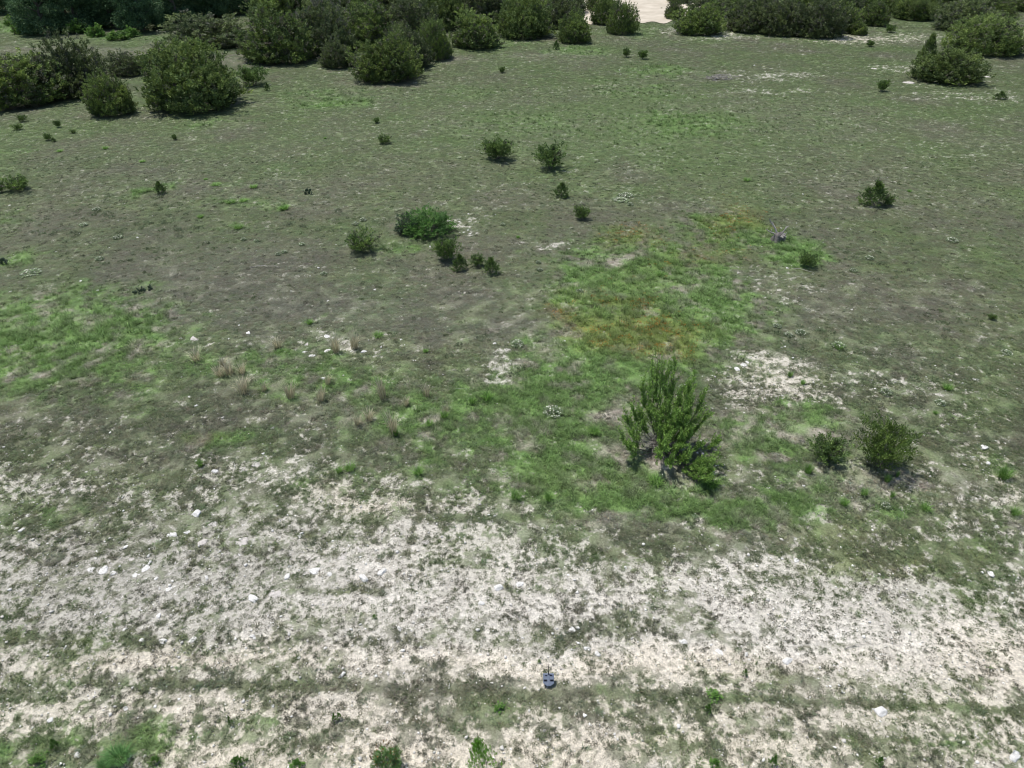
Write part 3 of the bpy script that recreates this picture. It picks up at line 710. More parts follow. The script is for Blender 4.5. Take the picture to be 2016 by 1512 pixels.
# small cedars standing in the open field
SAPC = (lin(76,96,58), lin(100,124,66), lin(128,152,78), lin(96,96,80))
YEL = (lin(80,102,54), lin(106,130,64), lin(138,158,78), lin(100,108,80))
def sapling(v):
    if v == 3: return shrub_builder(SAP, 803, prof='cone', nplume=150, nleaf=24, plume=.2, leaf=.085, lw=.03, up=.55, bump=.35, grey=.03, lo_in=.2, cols=SAPC, r0=.022, tw=10)
    if v == 4: return shrub_builder(SAP, 804, prof='fan', nplume=420, nleaf=26, plume=.17, leaf=.05, lw=.017, up=.72, bump=.95, grey=.10, lo_in=.15, cols=YEL, r0=.02)
    return shrub_builder(SAP, 800+v, prof='fan', nplume=(150, 190, 130)[v], nleaf=26, plume=.24, leaf=.085, lw=.03, up=(.7, .78, .62)[v], bump=1.0, grey=.05, lo_in=.12, cols=SAPC, r0=.02, tw=10)
SAPS = [
 (46,241,18,16,0,"small cedar bush by the left edge, rightmost of the front pair below the left-edge cedar"),(36,257,18,14,2,"small cedar bush by the left edge, lower one of the pair below the left-edge cedar"),
 (116,252,12,16,1,"tiny upright cedar in green grass below the tall grey-green cedar"),(96,277,15,16,0,"little dark cedar on green grass with a smaller one at its right"),
 (107,280,8,10,3,"tiny cedar touching the right side of a little dark one on green grass"),(145,263,11,9,2,"tiny flat dark cedar right of the two small ones below the tall grey-green cedar"),
 (36,376,50,34,2,"spreading dark cedar bush near the left edge in mid field"),(3,379,16,26,1,"cedar bush half cut off by the left edge, beside the spreading one"),
 (317,381,22,28,3,"thin pointed cedar seedling growing in bright grass at the left of mid field"),(344,276,10,12,1,"tiny cedar seedling below the large lone cedar"),
 (498,169,56,44,0,"spiky cedar bush right of the large lone cedar"),(527,179,10,18,3,"tiny narrow cedar right beside the spiky cedar bush"),
 (741,242,12,12,1,"tiny dark cedar in yellow-green grass below the front grove"),(757,283,27,20,2,"small open cedar bush in mid field below the round bright-topped cedar"),
 (980,315,58,48,1,"rounded dark cedar bush, left one of the mid-field pair"),(1084,334,56,56,0,"spiky cedar bush with one tall tip, right one of the mid-field pair"),
 (1106,388,29,33,3,"small pointed cedar below the pair of field bushes"),(1145,433,29,30,1,"small square-topped cedar left of the orange flower meadow"),
 (714,496,60,46,2,"spreading dark cedar bush left of the bright green shrub"),(880,514,48,50,1,"olive cedar bush touching the lower right of the bright green shrub"),
 (905,533,30,38,3,"small pointed cedar clinging to the right of the olive cedar bush"),(940,526,28,28,0,"small dome-shaped cedar, left one of the two right of the olive bush"),
 (967,540,32,38,3,"small pointed cedar, rightmost of the row that runs from the bright green shrub"),(1718,406,48,56,3,"dark pointed cedar standing alone at the right of mid field"),
 (1748,406,22,24,0,"little cedar at the right foot of the dark pointed one"),(1735,180,20,26,1,"small upright dark cedar left of the wide lumpy cedar"),
 (1265,117,18,20,1,"small dark cedar, right one of two on the track below the dirt road"),(1233,113,15,20,0,"small dark cedar, left one of two on the track below the dirt road"),
 (988,144,12,13,1,"tiny dark cedar in the grass below the big dark-green cedar"),(1588,526,36,34,0,"low dark cedar bush at the lower right of the dead stump"),
 (1627,914,66,54,0,"fresh green bush between the big willow-like shrub and the yellow-green cedar"),
 (1728,928,92,104,4,"large yellow-green cedar bush with a black shadow, right of the willow-like shrub"),
 (1952,629,15,13,1,"tiny green bush in bare dark grass near the right edge of mid field"),(1752,64,20,18,0,"small cedar on the pale soil at top right"),
 (1712,92,15,14,1,"tiny cedar below the small bright bush at top right"),(1968,196,22,18,3,"little bright green bush near the right edge, below the wide lumpy cedar"),
 (1095,98,12,20,3,"tiny brownish seedling left of the grass under the pyramid-shaped cedar"),
]
def put_sap(u, v, wp, hp, var, lb):
    s = pxm(v); d = dep(v); W = wp/s*1.0; x, y = at(u, v-.14*wp*math.sin(d))
    H = max((hp-.14*wp*math.sin(d))/(s*math.cos(d)), .34*W)*.80
    r = np.random.default_rng(int(u*3+v))
    place(('sap', var), sapling(var), lb, "cedar bush", "small cedars growing in the open field", (x, y, gz(x, y)), r.uniform(0, 6.28), (W, W, H))
for e in SAPS: put_sap(*e)

# bright green spreading shrub with its grey-green neighbour
GSC = (lin(72,106,56), lin(98,138,68), lin(126,164,82), lin(90,110,70))
def green_shrub(): return shrub_builder(SHR, 820, prof='dome', nplume=480, nleaf=26, plume=.16, leaf=.045, lw=.018, up=.6, bump=.6, grey=.02, lo_in=.4, cols=GSC, r0=.014)()
def ggrey(): return shrub_builder(("grey_shrub", 0), 821, prof='dome', nplume=150, nleaf=24, plume=.22, leaf=.09, lw=.03, up=.4, bump=.5, grey=.3, lo_in=.3, cols=(lin(66,86,66), lin(90,112,86), lin(112,132,104), lin(110,110,96)), r0=.018)()
x, y = at(845, 458); s = pxm(462)
place('gshrub', green_shrub, "bright green low spreading shrub beside white rocks in mid field", "shrub", None, (x, y, gz(x, y)), .4, (98/s, 84/s, 1.2))
x, y = at(800, 458)
place('gg', ggrey, "grey-green twiggy shrub pressed against the left side of the bright green shrub", "shrub", None, (x, y, gz(x, y)), .4, (40/s, 40/s, 1.0))

# ------------------------------------------------------------------ the big willow-like shrub
def willow_shrub():
    rng = np.random.default_rng(9); o = empty("willow_like_shrub")
    stems, dead = MB(), MB(); Ps, Ds, Ls, Cs = [], [], [], []
    TIPS = [(-.42,1.0,2.7),(-.30,.8,2.45),(-.62,.9,2.5),(.22,.9,2.6),(.10,.7,2.2),(-.92,.6,2.15),(-.75,.4,1.75),(.95,.7,2.3),(.80,.5,1.9),(1.25,.5,1.6),(1.35,.1,1.2),(.55,.0,1.95),(.35,-.2,1.75),(.75,.1,1.65),(.2,-.3,1.5),
            (.95,-.2,1.35),(-.2,.1,1.45),(-.45,-.1,1.35),(-1.55,-.1,1.3),(-1.3,.1,1.5),(-1.0,.1,1.25),(-1.68,-.6,.85),(-1.5,-.9,.7),(-1.35,-.5,1.0),(-.5,-1.2,.85),(-.3,-1.0,1.0),(-.15,-1.5,.6),(1.2,-1.9,.45),(1.0,-1.6,.7),(.8,-1.9,.4),
            (1.5,-1.2,.5),(1.6,-.7,.75),(.5,-1.3,.6),(.65,.5,2.1),(-.05,.9,2.3),(.1,-.5,1.15),(.4,-.7,1.05),(-.15,-.8,.95),(.7,-.6,1.1),(.2,-1.0,.85),(.9,-.9,.8),(-.35,-.45,1.0),(1.1,-2.1,.35),(1.0,-1.8,.55),(1.25,-1.7,.45),(.3,0,1.3),(.6,-.3,1.3),(-.1,-.2,1.1),(0,0,1.7),(.4,.3,2.0)]
    for (tx, ty, tz) in TIPS:
        tip = np.array([tx, ty, tz]); a = math.atan2(ty, tx)
        b0 = np.array([.10*math.cos(a), .10*math.sin(a), 0])
        out = np.array([tx, ty, 0]); bow = out*.14+np.array([0, 0, -.06*np.linalg.norm(out)])
        P = curve(b0, tip, bow, 9, rng, .025); stems.add(*tube(P, .018, .005, 5))
        Lr = np.linalg.norm(tip-b0); ax = nrm(P[-1]-P[5])
        brs = [(P[5:], 1.0)]
        for k in range(rng.integers(16, 22) if tz > 1 else rng.integers(12, 16)):
            i0 = rng.integers(3, 8); b = P[i0]+(P[i0+1]-P[i0])*rng.uniform(); d = nrm(nrm(P[i0]-P[i0-1])*.8+rng.normal(size=3)*.34+np.array([0, 0, .5])); l = rng.uniform(.25, .62)*min(1, Lr/1.5)
            Q = curve(b, b+d*l, [0, 0, -.02], 5, rng, .008); stems.add(*tube(Q, .008, .003, 4)); brs.append((Q[1:], .9))
        for Q, q in brs:
            m = int(80*q); t = rng.uniform(0, len(Q)-1.001, m); i = t.astype(int); f = (t-i)[:, None]
            pp = Q[i]*(1-f)+Q[i+1]*f; dd = nrm(Q[i+1]-Q[i])
            rv = nrm(rng.normal(size=(m, 3)))
            pp = pp+rng.normal(size=(m, 3))*.018; Ps.append(pp); Ds.append(nrm(dd*.7+rv*.8)); Ls.append(rng.uniform(.045, .10, m))
            Cs.append((lin(120,156,78)+(lin(166,202,100)-lin(120,156,78))*rng.uniform(0, 1, (m, 1)))*rng.uniform(.75, 1.2, (m, 1)))
    for k in range(90):                                                     # dead grey twigs around the base
        a = rng.uniform(2.5, 4.0) if k % 4 else rng.uniform(-.7, .5)
        r0, r1 = rng.uniform(.1, .5), rng.uniform(.7, 1.35)
        p0 = np.array([r0*math.cos(a), r0*math.sin(a), .05+rng.uniform(0, .25)]); a2 = a+rng.normal()*.55; p1 = np.array([r1*math.cos(a2), r1*math.sin(a2), rng.uniform(.03, .7)])
        dead.add(*tube(curve(p0, p1, [0, 0, rng.uniform(.05, .25)], 6, rng, .03), .008, .004, 4))
    P, D, L = np.concatenate(Ps), np.concatenate(Ds), np.concatenate(Ls)
    V, F = leaf_quads(P, D, L, L*.26, rng)
    obj("stems", stems.mesh("stems", M_BARK), o)
    obj("leaves", fast_mesh("leaves", V, F, M_LEAF, np.repeat(np.concatenate(Cs), 4, 0)), o)
    obj("dead_branches", dead.mesh("dead_branches", M_DEAD), o)
    return o
x, y = at(1306, 885)
place('willow', willow_shrub, "large willow-like green shrub with long upright leafy stems and grey dead twigs at its base", "shrub", None, (x, y, gz(x, y)), 0, (.80, .86, .96))

# ------------------------------------------------------------------ foreground plants at the lower edge
def fg_sapling():
    return shrub_builder(SAP, 830, prof='cone', nplume=190, nleaf=30, plume=.10, leaf=.04, lw=.015, up=.8, bump=.35, grey=0, lo_in=.1, cols=(lin(104,148,60), lin(134,184,72), lin(162,206,96), lin(110,140,76)), r0=.016, tw=10)()
x, y = at(958, 1530)
place('fgs', fg_sapling, "bright green slender sapling cut by the bottom edge", "sapling", None, (x, y, gz(x, y)), .3, (.62, .62, 1.75), (.1, -.12))
def seedhead_bush():
    o = empty("seedhead_bush"); rng = np.random.default_rng(3)
    obj("foliage", crown_mesh(840, 'dome', 150, 30, .22, .11, .02, .8, (lin(96,130,78), lin(116,152,88), lin(132,168,100), lin(110,130,84)), .02, .25, -.05, .3), o)
    P, D = [], []
    n = 150; a = rng.uniform(0, 6.28, n); r = .5*np.sqrt(rng.uniform(0, 1, n)); zz = .75+.4*(1-(r/.5)**2)*rng.uniform(.6, 1, n)
    P = np.stack([r*np.cos(a), r*np.sin(a)+.06, zz], 1); D = nrm(rng.normal(size=(n, 3))+[0, 0, .8])
    V, F = leaf_quads(P, D, rng.uniform(.05, .10, n), rng.uniform(.03, .05, n), rng)
    tag(obj("seed_heads", fast_mesh("seed_heads", V, F, M_LEAF, np.repeat(lin(112,90,54)*rng.uniform(.6, 1.5, (n, 1)), 4, 0)), o), kind='stuff')
    return o
x, y = at(762, 1512); s = pxm(1500)
place('shb', seedhead_bush, "rounded green bush topped with brown seed heads at the bottom edge", "bush", None, (x, y, gz(x, y)), 0, (56/s, 56/s, .55))
def grass_clump_mesh(seed, nb, cols, wid, droop, tipcol=None, lean=.55):
    rng = np.random.default_rng(seed); V, F, C = [], [], []
    for i in range(nb):
        a = rng.uniform(0, 2*math.pi); r = .22*math.sqrt(rng.uniform()); b = np.array([r*math.cos(a), r*math.sin(a), -.02]); a2 = a+rng.normal()*.6
        o_ = np.array([math.cos(a2), math.sin(a2), 0]); le = lean*rng.uniform(.1, 1)*.5; h = rng.uniform(.55, 1.0)
        m1 = b+o_*le*.35+np.array([0, 0, h*.6]); tp = b+o_*le+np.array([0, 0, h*(1-droop*rng.uniform(0, 1))]); sdv = np.cross(o_, [0, 0, 1])*wid*.5
        k = len(V); V += [b-sdv, b+sdv, m1+sdv, m1-sdv, tp]; F += [(k, k+1, k+2), (k, k+2, k+3), (k+3, k+2, k+4)]
        c = (cols[0]+(cols[1]-cols[0])*rng.uniform())*rng.uniform(.8, 1.25); C += [c]*2+[c if tipcol is None else (c+tipcol)/2]*2+[c if tipcol is None else tipcol]
    return fast_mesh("grass_clump", np.array(V), np.array(F), M_LEAF, np.array(C))
def clump(name, seed, *a, **k):
    def b(): return obj(name, grass_clump_mesh(seed, *a, **k))
    return b
FG = (lin(88,130,72), lin(112,152,88))
for i, (u, v, wp, h, lb) in enumerate([(235,1492,74,.30,"feathery blue-green grass clump at the bottom left, the largest there"),(205,1512,50,.24,"feathery blue-green grass clump at the bottom edge, left of the largest one")]):
    x, y = at(u, v); s = pxm(v)
    place(('fg', 0), clump("grass_clump", 850, 420, FG, .012, .35, lean=.9), lb, "grass clump", "feathery clumps at bottom left", (x, y, gz(x, y)), i*2.1, (wp/s, wp/s*.8, h))
WC = (lin(98,136,64), lin(126,164,84))
def weed_plant(v):
    return shrub_builder(("leafy_weed", 0), 860+v, prof='cone', nplume=60, nleaf=22, plume=.2, leaf=.12, lw=.045, up=.6, bump=.4, grey=0, lo_in=.1, cols=(lin(84,118,58), lin(110,150,70), lin(136,172,90), lin(100,120,70)), r0=.014, ns=2, tw=6)
WEEDS = [(468,1508,40,.42),(586,1512,36,.36),(110,1470,22,.42),(75,1500,50,.25),(305,1500,30,.28),(1405,1512,34,.38),(1520,1508,22,.5),(1728,1508,20,.42),(660,1418,16,.35),(455,1425,10,.45),(1392,1402,20,.38),(1465,1330,14,.30),(1062,1304,12,.12),(738,1218,14,.22),(668,1415,16,.3),(1405,1372,40,.18),(985,1398,40,.18)]
wo = ordered(WEEDS)
for i, e in enumerate(WEEDS):
    u, v, wp, h = e; x, y = at(u, v); s = pxm(v)
    place(('weed', i % 2), weed_plant(i % 2), f"{wo[id(e)]} from left of the bright green weeds on the pale foreground", "weed", "bright weeds on the pale foreground soil", (x, y, gz(x, y)), i*1.3, (wp/s*.75, wp/s*.75, h*.7))

# dry standing grass tufts
DC = (lin(142,134,108), lin(188,178,148)); DT = lin(230,220,190)
DRY = [(755,786,24,44),(776,855,26,46),(662,694,20,40),(698,686,18,32),(632,790,16,30),(573,785,24,34),(480,774,28,32),(452,737,22,24),(478,735,16,22),(388,709,20,22),(705,838,18,22),(728,829,22,22),(646,757,14,20),(840,782,16,24),(434,741,18,22),
       (879,816,14,22),(547,684,20,22),(440,720,16,18),(520,770,14,18),(800,800,14,18)]
do = ordered(DRY)
for i, e in enumerate(DRY):
    u, v, wp, hp = e; x, y = at(u, v); s = pxm(v); H = hp/(s*math.cos(dep(v)))*1.05
    place(('dry', i % 3), clump("dry_grass_tuft", 870+i % 3, 56, DC, .026, .35, DT, .95), f"{do[id(e)]} from left of the tall straw-coloured dry tufts left of centre", "dry grass", "straw-coloured dry grass tufts", (x, y, gz(x, y)), i*.9, (wp/s*1.6*(.8+.1*(i % 5)), wp/s*1.6, H*1.15), (0, -.10))

# green grass clumps
GCOL = (lin(100,138,66), lin(130,166,86))
GR1 = [(823,940,30,20),(690,930,34,16),(395,922,22,18),(668,935,22,16),(1080,990,28,22),(1015,985,36,18),(1400,965,50,26),(1290,960,44,24),(1170,860,34,20),(960,795,34,26),(930,800,24,20),(875,830,26,22),(845,845,24,18),(780,865,18,22),(1590,940,26,30),(1700,980,24,18),(1745,955,22,22),(1765,945,10,20),(1755,985,16,20),(1840,820,14,12),(1975,950,40,34),(1995,1020,30,20),(1820,1010,34,18),(1660,1000,26,18),(1650,690,26,14),(1864,772,28,16),(1555,745,16,16),(1580,760,16,14)]
GR2 = [(560,416,28,14),(470,452,30,10),(395,430,20,9),(455,402,30,10),(480,398,26,8),(425,366,28,6),(405,355,12,5),(500,372,26,9),(1020,470,12,8),(610,640,22,12),(745,665,30,10),(838,697,16,10),(1470,358,24,8),(1300,545,30,12),(1790,380,14,8),(640,275,10,6),(208,295,18,8),(280,320,18,6),(118,300,20,6)]
for lst, wh in ((GR1, "bright green grass clumps in the near field"), (GR2, "bright grass clumps in the grey-brown mid field")):
    oo = ordered(lst)
    for i, e in enumerate(lst):
        u, v, wp, hp = e; x, y = at(u, v-hp*.25); s = pxm(v); H = hp/(s*math.cos(dep(v)))*.75
        place(('gc', i % 3), clump("grass_clump", 880+i % 3, 150, GCOL, .02, .4, lean=.95), f"{oo[id(e)]} from left of the {wh}", "grass clump", wh, (x, y, gz(x, y)), i*1.1, (wp/s, wp/s*.9, H))

# pale clumps with white flowers
def flower_clump(seed):
    def b():
        o = empty("white_flower_clump"); rng = np.random.default_rng(seed)
        obj("leaves", crown_mesh(seed, 'dome', 90, 16, .2, .14, .05, .5, (lin(104,122,90), lin(128,146,108), lin(148,164,124), lin(120,124,104)), .1, .4, -.05, .2), o)
        n = 70; a = rng.uniform(0, 6.28, n); c = rng.uniform(.1, 1, n); st = np.sqrt(1-c*c)
        P = np.stack([.5*st*np.cos(a), .5*st*np.sin(a), .25+.8*c], 1); D = nrm(rng.normal(size=(n, 3)))
        V, F = leaf_quads(P, D, rng.uniform(.07, .13, n), rng.uniform(.06, .11, n), rng)
        obj("flowers", fast_mesh("flowers", V, F, M_LEAF, np.repeat(lin(232,232,214)[None], 4*n, 0)), o)
        return o
    return b
FL = [(1088,822,36,20),(1346,772,20,16),(1141,577,14,7),(1222,397,26,8),(1241,405,12,6),(1232,388,28,7),(638,543,12,8),(560,500,12,7),(548,504,11,6),(595,485,11,7),(480,475,10,7),(505,478,10,7),(1018,684,24,14),(1650,686,24,12),(1575,660,20,12),(1552,663,16,8),(1530,646,16,8),
      (1743,779,22,14),(1850,800,20,12),(1742,1003,18,14),(196,512,16,7),(232,470,18,7),(190,415,14,6),(165,445,16,6),(60,540,34,8),(1875,475,22,6),(1712,510,16,6),(1680,535,14,6),(715,436,14,6),(990,445,10,6),(1980,700,20,10),(1063,535,10,6),(1060,520,10,5),(700,444,14,6),(1215,395,18,6)]
fo = ordered(FL)
for i, e in enumerate(FL):
    u, v, wp, hp = e; x, y = at(u, v-hp*.3); s = pxm(v); H = max(.5*hp/(s*math.cos(dep(v))), .12)
    place(('fl', i % 2), flower_clump(890+i % 2), f"{fo[id(e)]} from left of the pale clumps with white flowers", "flower clump", "pale clumps with white flowers", (x, y, gz(x, y)), i*.8, (wp/s, wp/s, H))

# prickly pears
def prickly_pear():
    o = empty("prickly_pear"); rng = np.random.default_rng(4)
    for k in range(9):
        u = np.linspace(0, 2*math.pi, 13)[:-1]; V, F = [], []
        rings = [(0, .0), (.35, .6), (.7, 1.0), (1.0, .75), (1.08, .0)]
        for (h, r) in rings:
            for t in u: V.append((.16*max(r, .02)*math.cos(t), .035*max(r, .02)*math.sin(t), .30*h))
        for i in range(4):
            for j in range(12): F.append((i*12+j, i*12+(j+1) % 12, (i+1)*12+(j+1) % 12, (i+1)*12+j))
        p = obj("pad", fast_mesh("pad", V, F, M_PAD, None, True), o)
        p.location = (rng.uniform(-.5, .5), rng.uniform(-.25, .25), (0 if k < 6 else .2)); p.rotation_euler = (rng.uniform(-.5, .5), rng.uniform(-.7, .7), rng.uniform(0, 3))
    return o
for i, (u, v, sc, lb) in enumerate([(602,382,.6,"small dark prickly pear in the grey-brown grass of mid field"),(272,578,.52,"dark prickly pear above the green patch at left"),(298,570,.36,"small prickly pear piece right of the dark prickly pear above the green patch"),(12,518,.6,"dark prickly pear near the left edge, above the green patch")]):
    x, y = at(u, v); place('pp', prickly_pear, lb, "cactus", "prickly pears", (x, y, gz(x, y)), i*1.1, (sc,)*3)

# ------------------------------------------------------------------ dead wood
def stump():
    rng = np.random.default_rng(8); o = empty("dead_stump")
    n = 14; V, F = [], []
    rings = [(0, .34), (.12, .28), (.28, .24), (.38, .20), (.40, .02)]
    for i, (h, r) in enumerate(rings):
        for k in range(n):
            t = 2*math.pi*k/n; q = r*(1+.28*math.sin(3*t+1)+.15*rng.uniform(-1, 1)); V.append((q*math.cos(t), q*math.sin(t)*.8, h+.06*math.sin(2*t)*(i > 1)))
    for i in range(4):
        for k in range(n): F.append((i*n+k, i*n+(k+1) % n, (i+1)*n+(k+1) % n, (i+1)*n+k))
    obj("stump_body", fast_mesh("stump_body", V, F, M_DEADDARK, None, False), o)
    for (e, r) in (((-.50, .3, 1.0), .06), ((-.62, .1, .55), .045), ((.40, .1, .72), .04), ((.10, -.32, .28), .07), ((.30, -.2, .30), .06)):
        mb = MB(); P = curve([e[0]*.1, e[1]*.1, .22], e, [0, 0, .04], 6, rng, .02); mb.add(*tube(P, r, r*.45, 6))
        b = P[3]; mb.add(*tube(curve(b, b+np.array([rng.uniform(-.2, .2), .05, .16]), [0, 0, .02], 4), r*.5, r*.25, 5))
        obj("branch", mb.mesh("branch", M_DEAD), o)
    return o
x, y = at(1531, 474)
place('stump', stump, "dead tree stump with pale broken branches and a dark base, right of the flower meadow", "stump", None, (x, y, gz(x, y)), 0, (1, 1, 1))
def brush_pile():
    rng = np.random.default_rng(2); mb = MB()
    for k in range(60):
        a = rng.normal()*.5+(math.pi if k % 2 else 0); c = np.array([rng.normal()*.55, rng.normal()*.3, rng.uniform(.02, .30)]); l = rng.uniform(.3, .9)
        d = np.array([math.cos(a), math.sin(a)*.6, rng.normal()*.18]); mb.add(*tube(curve(c-d*l*.5, c+d*l*.5, rng.normal(size=3)*.05, 5), rng.uniform(.012, .04), .008, 5))
    return obj("brush_pile", mb.mesh("brush_pile", M_DEAD))
x, y = at(1418, 156)
place('pile', brush_pile, "low pile of grey dead branches in the far grass right of the bright green strip", "brush pile", None, (x, y, gz(x, y)), .2, (1.1, 1.1, 1))
def stick(): 
    rng = np.random.default_rng(6); mb = MB(); mb.add(*tube(curve([-.5, 0, .02], [.5, .05, .03], [0, .06, .03], 8, rng, .01), .011, .006, 5)); return obj("dead_stick", mb.mesh("dead_stick", M_DEAD))
for (u, v, L, rz, lb) in [(1582,535,.95,-.7,"long pale stick lying below the dead stump"),(520,529,1.3,-.05,"thin pale stick lying flat in mid field at left of centre"),(905,770,.5,-.1,"short pale stick lying left of the low dark bush at centre"),(1690,1278,.7,.1,"thin grey stick lying on pale soil at lower right"),(1000,300,.01,0,None)]:
    if lb:
        x, y = at(u, v); place('stick', stick, lb, "stick", "sticks lying on the ground", (x, y, gz(x, y)+.02), rz, (L, L, L))

# ------------------------------------------------------------------ grey marker box
def marker_box():
    o = empty("marker_box")
    import bmesh
    def prism(name, poly, y0, y1, mat, bev=0.0):
        bm = bmesh.new(); f = [bm.verts.new((x_, y0, z_)) for x_, z_ in poly]; g = [bm.verts.new((x_, y1, z_)) for x_, z_ in poly]
        bm.faces.new(f); bm.faces.new(g[::-1])
        for i in range(len(poly)): j = (i+1) % len(poly); bm.faces.new((f[j], f[i], g[i], g[j]))
        bmesh.ops.recalc_face_normals(bm, faces=bm.faces)
        if bev: bmesh.ops.bevel(bm, geom=bm.edges[:], offset=bev, segments=2, affect='EDGES')
        me = bpy.data.meshes.new(name); bm.to_mesh(me); bm.free(); me.materials.append(mat); return me
    T = Matrix.Translation((0, 0, .10)) @ Matrix.Rotation(math.radians(-48), 4, 'X')
    def add(name, me): p = obj(name, me, o); p.matrix_local = T; return p
    body = [(-.115, .055), (-.115, .24), (-.105, .25), (.105, .25), (.115, .24), (.115, .055), (.035, .0), (-.035, .0)]
    add("housing", prism("housing", body, 0, .085, M_BOX, .006))
    add("centre_rib", prism("centre_rib", [(-.02, .01), (-.02, .235), (.02, .235), (.02, .01)], -.009, -.0005, M_BOX, .003))
    for sx in (-1, 1):
        add("slot", prism("slot", [(sx*.032, .098), (sx*.105, .098), (sx*.105, .135), (sx*.032, .135)], -.006, -.0008, M_SLOT, .002))
        add("vent", prism("vent", [(sx*.015+sx*.01, .205), (sx*.078, .205), (sx*.07, .225), (sx*.03, .222)], -.006, -.0008, M_SLOT, .001))
    mb = MB(); mb.add(*tube([[.0, .17, .27], [.0, .19, .33], [0, .22, .55]], .012, .006, 8)); obj("antenna", mb.mesh("antenna", M_METAL), o)
    for sx in (-1, 1):
        mb = MB(); mb.add(*tube([[sx*.07, .08, -.03], [sx*.07, .085, .04]], .012, .012, 8)); obj("leg", mb.mesh("leg", M_METAL), o)
    return o
x, y = at(1080, 1357)
place('box', marker_box, "small blue-grey box with two dark slots and a thin antenna on the foreground gravel", "box", None, (x, y, gz(x, y)), 0, (1, 1, 1))

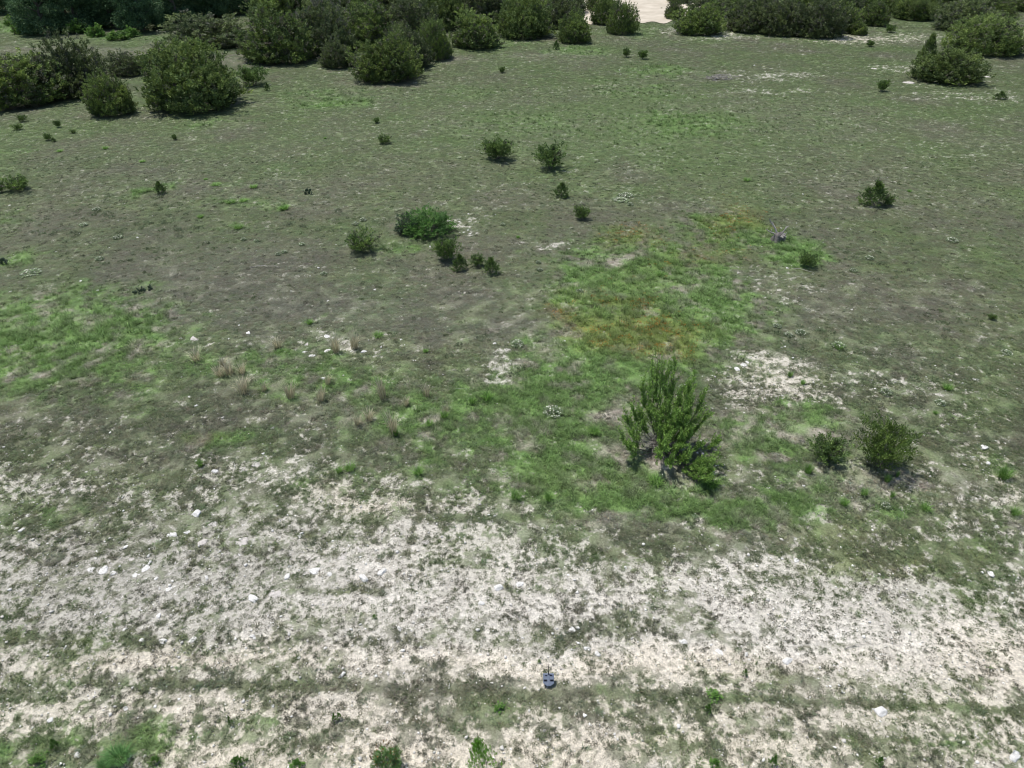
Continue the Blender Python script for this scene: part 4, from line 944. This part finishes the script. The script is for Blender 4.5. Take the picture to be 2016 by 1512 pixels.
# ------------------------------------------------------------------ rocks
def rockb(v, flat, mat): 
    return lambda: obj("limestone_rock", stone_mesh(930+v, mat, flat, 2))
RK = {
 "left-edge foreground": [(424,930,15,2),(41,1046,13,1),(30,1041,10,0),(43,990,15,0),(56,1016,11,0),(2,1030,12,0),(35,1073,6,0),(93,1070,5,0),(98,1023,5,0),(160,966,6,0),(125,967,16,3),(97,1417,15,1),(151,1485,15,1)],
 "slab scatter at left foreground": [(204,1123,22,0),(222,1129,15,0),(247,1120,24,3),(267,1131,18,0),(285,1120,16,0),(294,1108,11,2),(307,1138,11,1),(320,1118,13,0),(332,1129,12,0),(179,1121,18,0),(333,1159,13,0),(349,1167,16,0),(343,1155,9,0),(406,1136,11,2),(292,1093,10,2),(258,1101,16,3),(190,1085,9,0),(188,1098,8,0),(245,1078,13,0),(180,1091,9,0)],
 "grassy upper left foreground": [(340,1056,26,0),(368,1049,20,0),(389,1014,24,2),(476,1067,30,3),(398,1069,18,3),(505,917,20,3),(476,926,20,3),(419,1031,20,3),(436,1025,7,0),(478,1034,10,0),(470,1091,8,0),(463,1040,14,3),(544,1000,7,0),(592,996,7,1),(590,1056,13,0),(325,1017,7,0),(223,1010,6,0)],
 "central bare ground": [(564,1137,15,1),(620,1127,24,0),(651,1132,14,1),(542,1172,28,3),(497,1180,24,0),(674,1098,26,3),(715,1140,24,2),(751,1129,22,2),(540,1139,24,3),(708,1085,18,3),(570,1115,9,0),(777,1233,13,0),(786,1239,12,1),(765,1234,8,0),(745,1260,9,2),(672,1100,8,0),(600,1125,16,3),(838,1070,14,3)],
 "lower left foreground": [(311,1212,14,0),(245,1240,15,0),(278,1261,13,1),(319,1263,18,0),(378,1259,14,0),(495,1253,10,1),(413,1240,9,1),(673,1331,15,2),(246,1394,11,2),(322,1386,6,2),(128,1274,10,2),(648,1298,8,0),(538,1390,8,1),(500,1255,8,0)],
 "foreground right of centre": [(982,1159,20,2),(1024,1152,16,0),(949,1189,14,1),(1213,1083,10,2),(1127,1243,17,0),(1138,1237,11,1),(1156,1278,13,2),(1176,1288,12,1),(1028,1257,8,2),(1209,1120,16,3),(1072,1255,7,0),(1232,1119,9,1),(1242,1120,8,1),(1139,1252,7,1),(1265,1300,8,0)],
 "right-hand foreground": [(1346,1266,18,0),(1417,1287,16,0),(1469,1290,13,0),(1474,1300,10,0),(1550,1303,20,2),(1428,1282,8,1),(1565,1065,14,0),(1553,1063,14,3),(1545,993,9,2),(1950,1134,16,2),(1944,913,11,1),(1825,1026,7,1),(1937,883,20,0),(1880,1021,6,1),(1962,1039,10,0),(1734,1404,26,2),(1998,1493,32,2),(1453,1273,14,3),(1406,1287,8,0),(1725,1298,8,2),(1567,1105,10,0),(1540,1101,8,0)],
 "grass left of centre": [(488,656,12,0),(381,669,24,3),(645,692,13,0),(615,702,13,0),(643,664,15,0),(603,681,18,3),(632,685,8,0),(716,694,13,0),(537,844,9,0),(561,872,7,1),(525,838,6,0),(600,694,9,0),(691,693,8,0),(636,747,12,2),(712,780,7,1),(790,670,7,0),(450,667,8,0),(356,666,8,0),(386,800,9,2),(604,826,14,3),(371,783,10,0),(815,712,8,0),(800,713,7,0),(973,679,9,1),(1000,692,20,3)],
 "bare patch right of the willow-like shrub": [(1463,720,18,0),(1450,728,16,0),(1470,713,12,0),(1545,683,8,0),(1500,765,8,0),(1540,780,7,0),(1870,752,10,0),(1840,765,16,3),(1920,750,12,0)],
 "group beside the bright green shrub": [(876,430,9,0),(884,436,7,0),(904,437,6,0),(913,458,7,0),(921,454,6,0),(925,461,7,0),(889,452,6,0),(866,423,5,0),(847,487,5,2),(898,440,5,0)],
 "far and middle field": [(300,425,5,0),(232,434,5,0),(270,467,6,0),(178,531,6,0),(158,553,7,0),(192,571,7,0),(215,487,6,0),(80,534,6,0),(110,495,5,0),(646,593,8,0),(738,571,7,0),(1073,608,5,0),(1395,590,6,0),(1600,540,6,0),(1550,528,7,0),(1568,440,5,0),(18,404,6,0),(470,640,6,0),(573,573,5,0),(1120,490,6,0),(1112,672,7,0),(20,574,7,0),(668,145,6,0),(1220,139,5,0),(1222,147,5,0),(1485,130,5,1),(1790,165,24,3),(1945,153,14,3),(1720,136,12,3)],
}
SH = ["flat angular white rock", "blocky white rock", "rounded white rock", "very flat pinkish-grey slab"]
MATR = [M_ROCK, M_ROCK, M_ROCK, M_ROCKP]; FLT = [.26, .5, .45, .12]
for wh, lst in RK.items():
    kinds = {}
    for e in lst: kinds.setdefault(e[3], []).append(e)
    for kd, sub in kinds.items():
        oo = ordered(sub); biggest = max(sub, key=lambda e: e[2])
        for i, e in enumerate(sub):
            u, v, wp, _ = e; x, y = at(u, v-wp*.1); s = pxm(v); D = wp/s*1.12; r = np.random.default_rng(int(u*5+v))
            pos = "only one" if len(sub) == 1 else f"{oo[id(e)]} from left"
            lb = f"{SH[kd]}, {pos} in the {wh}"
            var = int(r.integers(0, 4))
            place(('rock', kd, var), rockb(var+kd*4, FLT[kd], MATR[kd]), lb, "rock", "limestone rocks: "+wh, (x, y, gz(x, y)-.10*D*FLT[kd]-.004), r.uniform(0, 6.28), (D*r.uniform(.9, 1.15), D*r.uniform(.75, 1.0)*1.15, D))
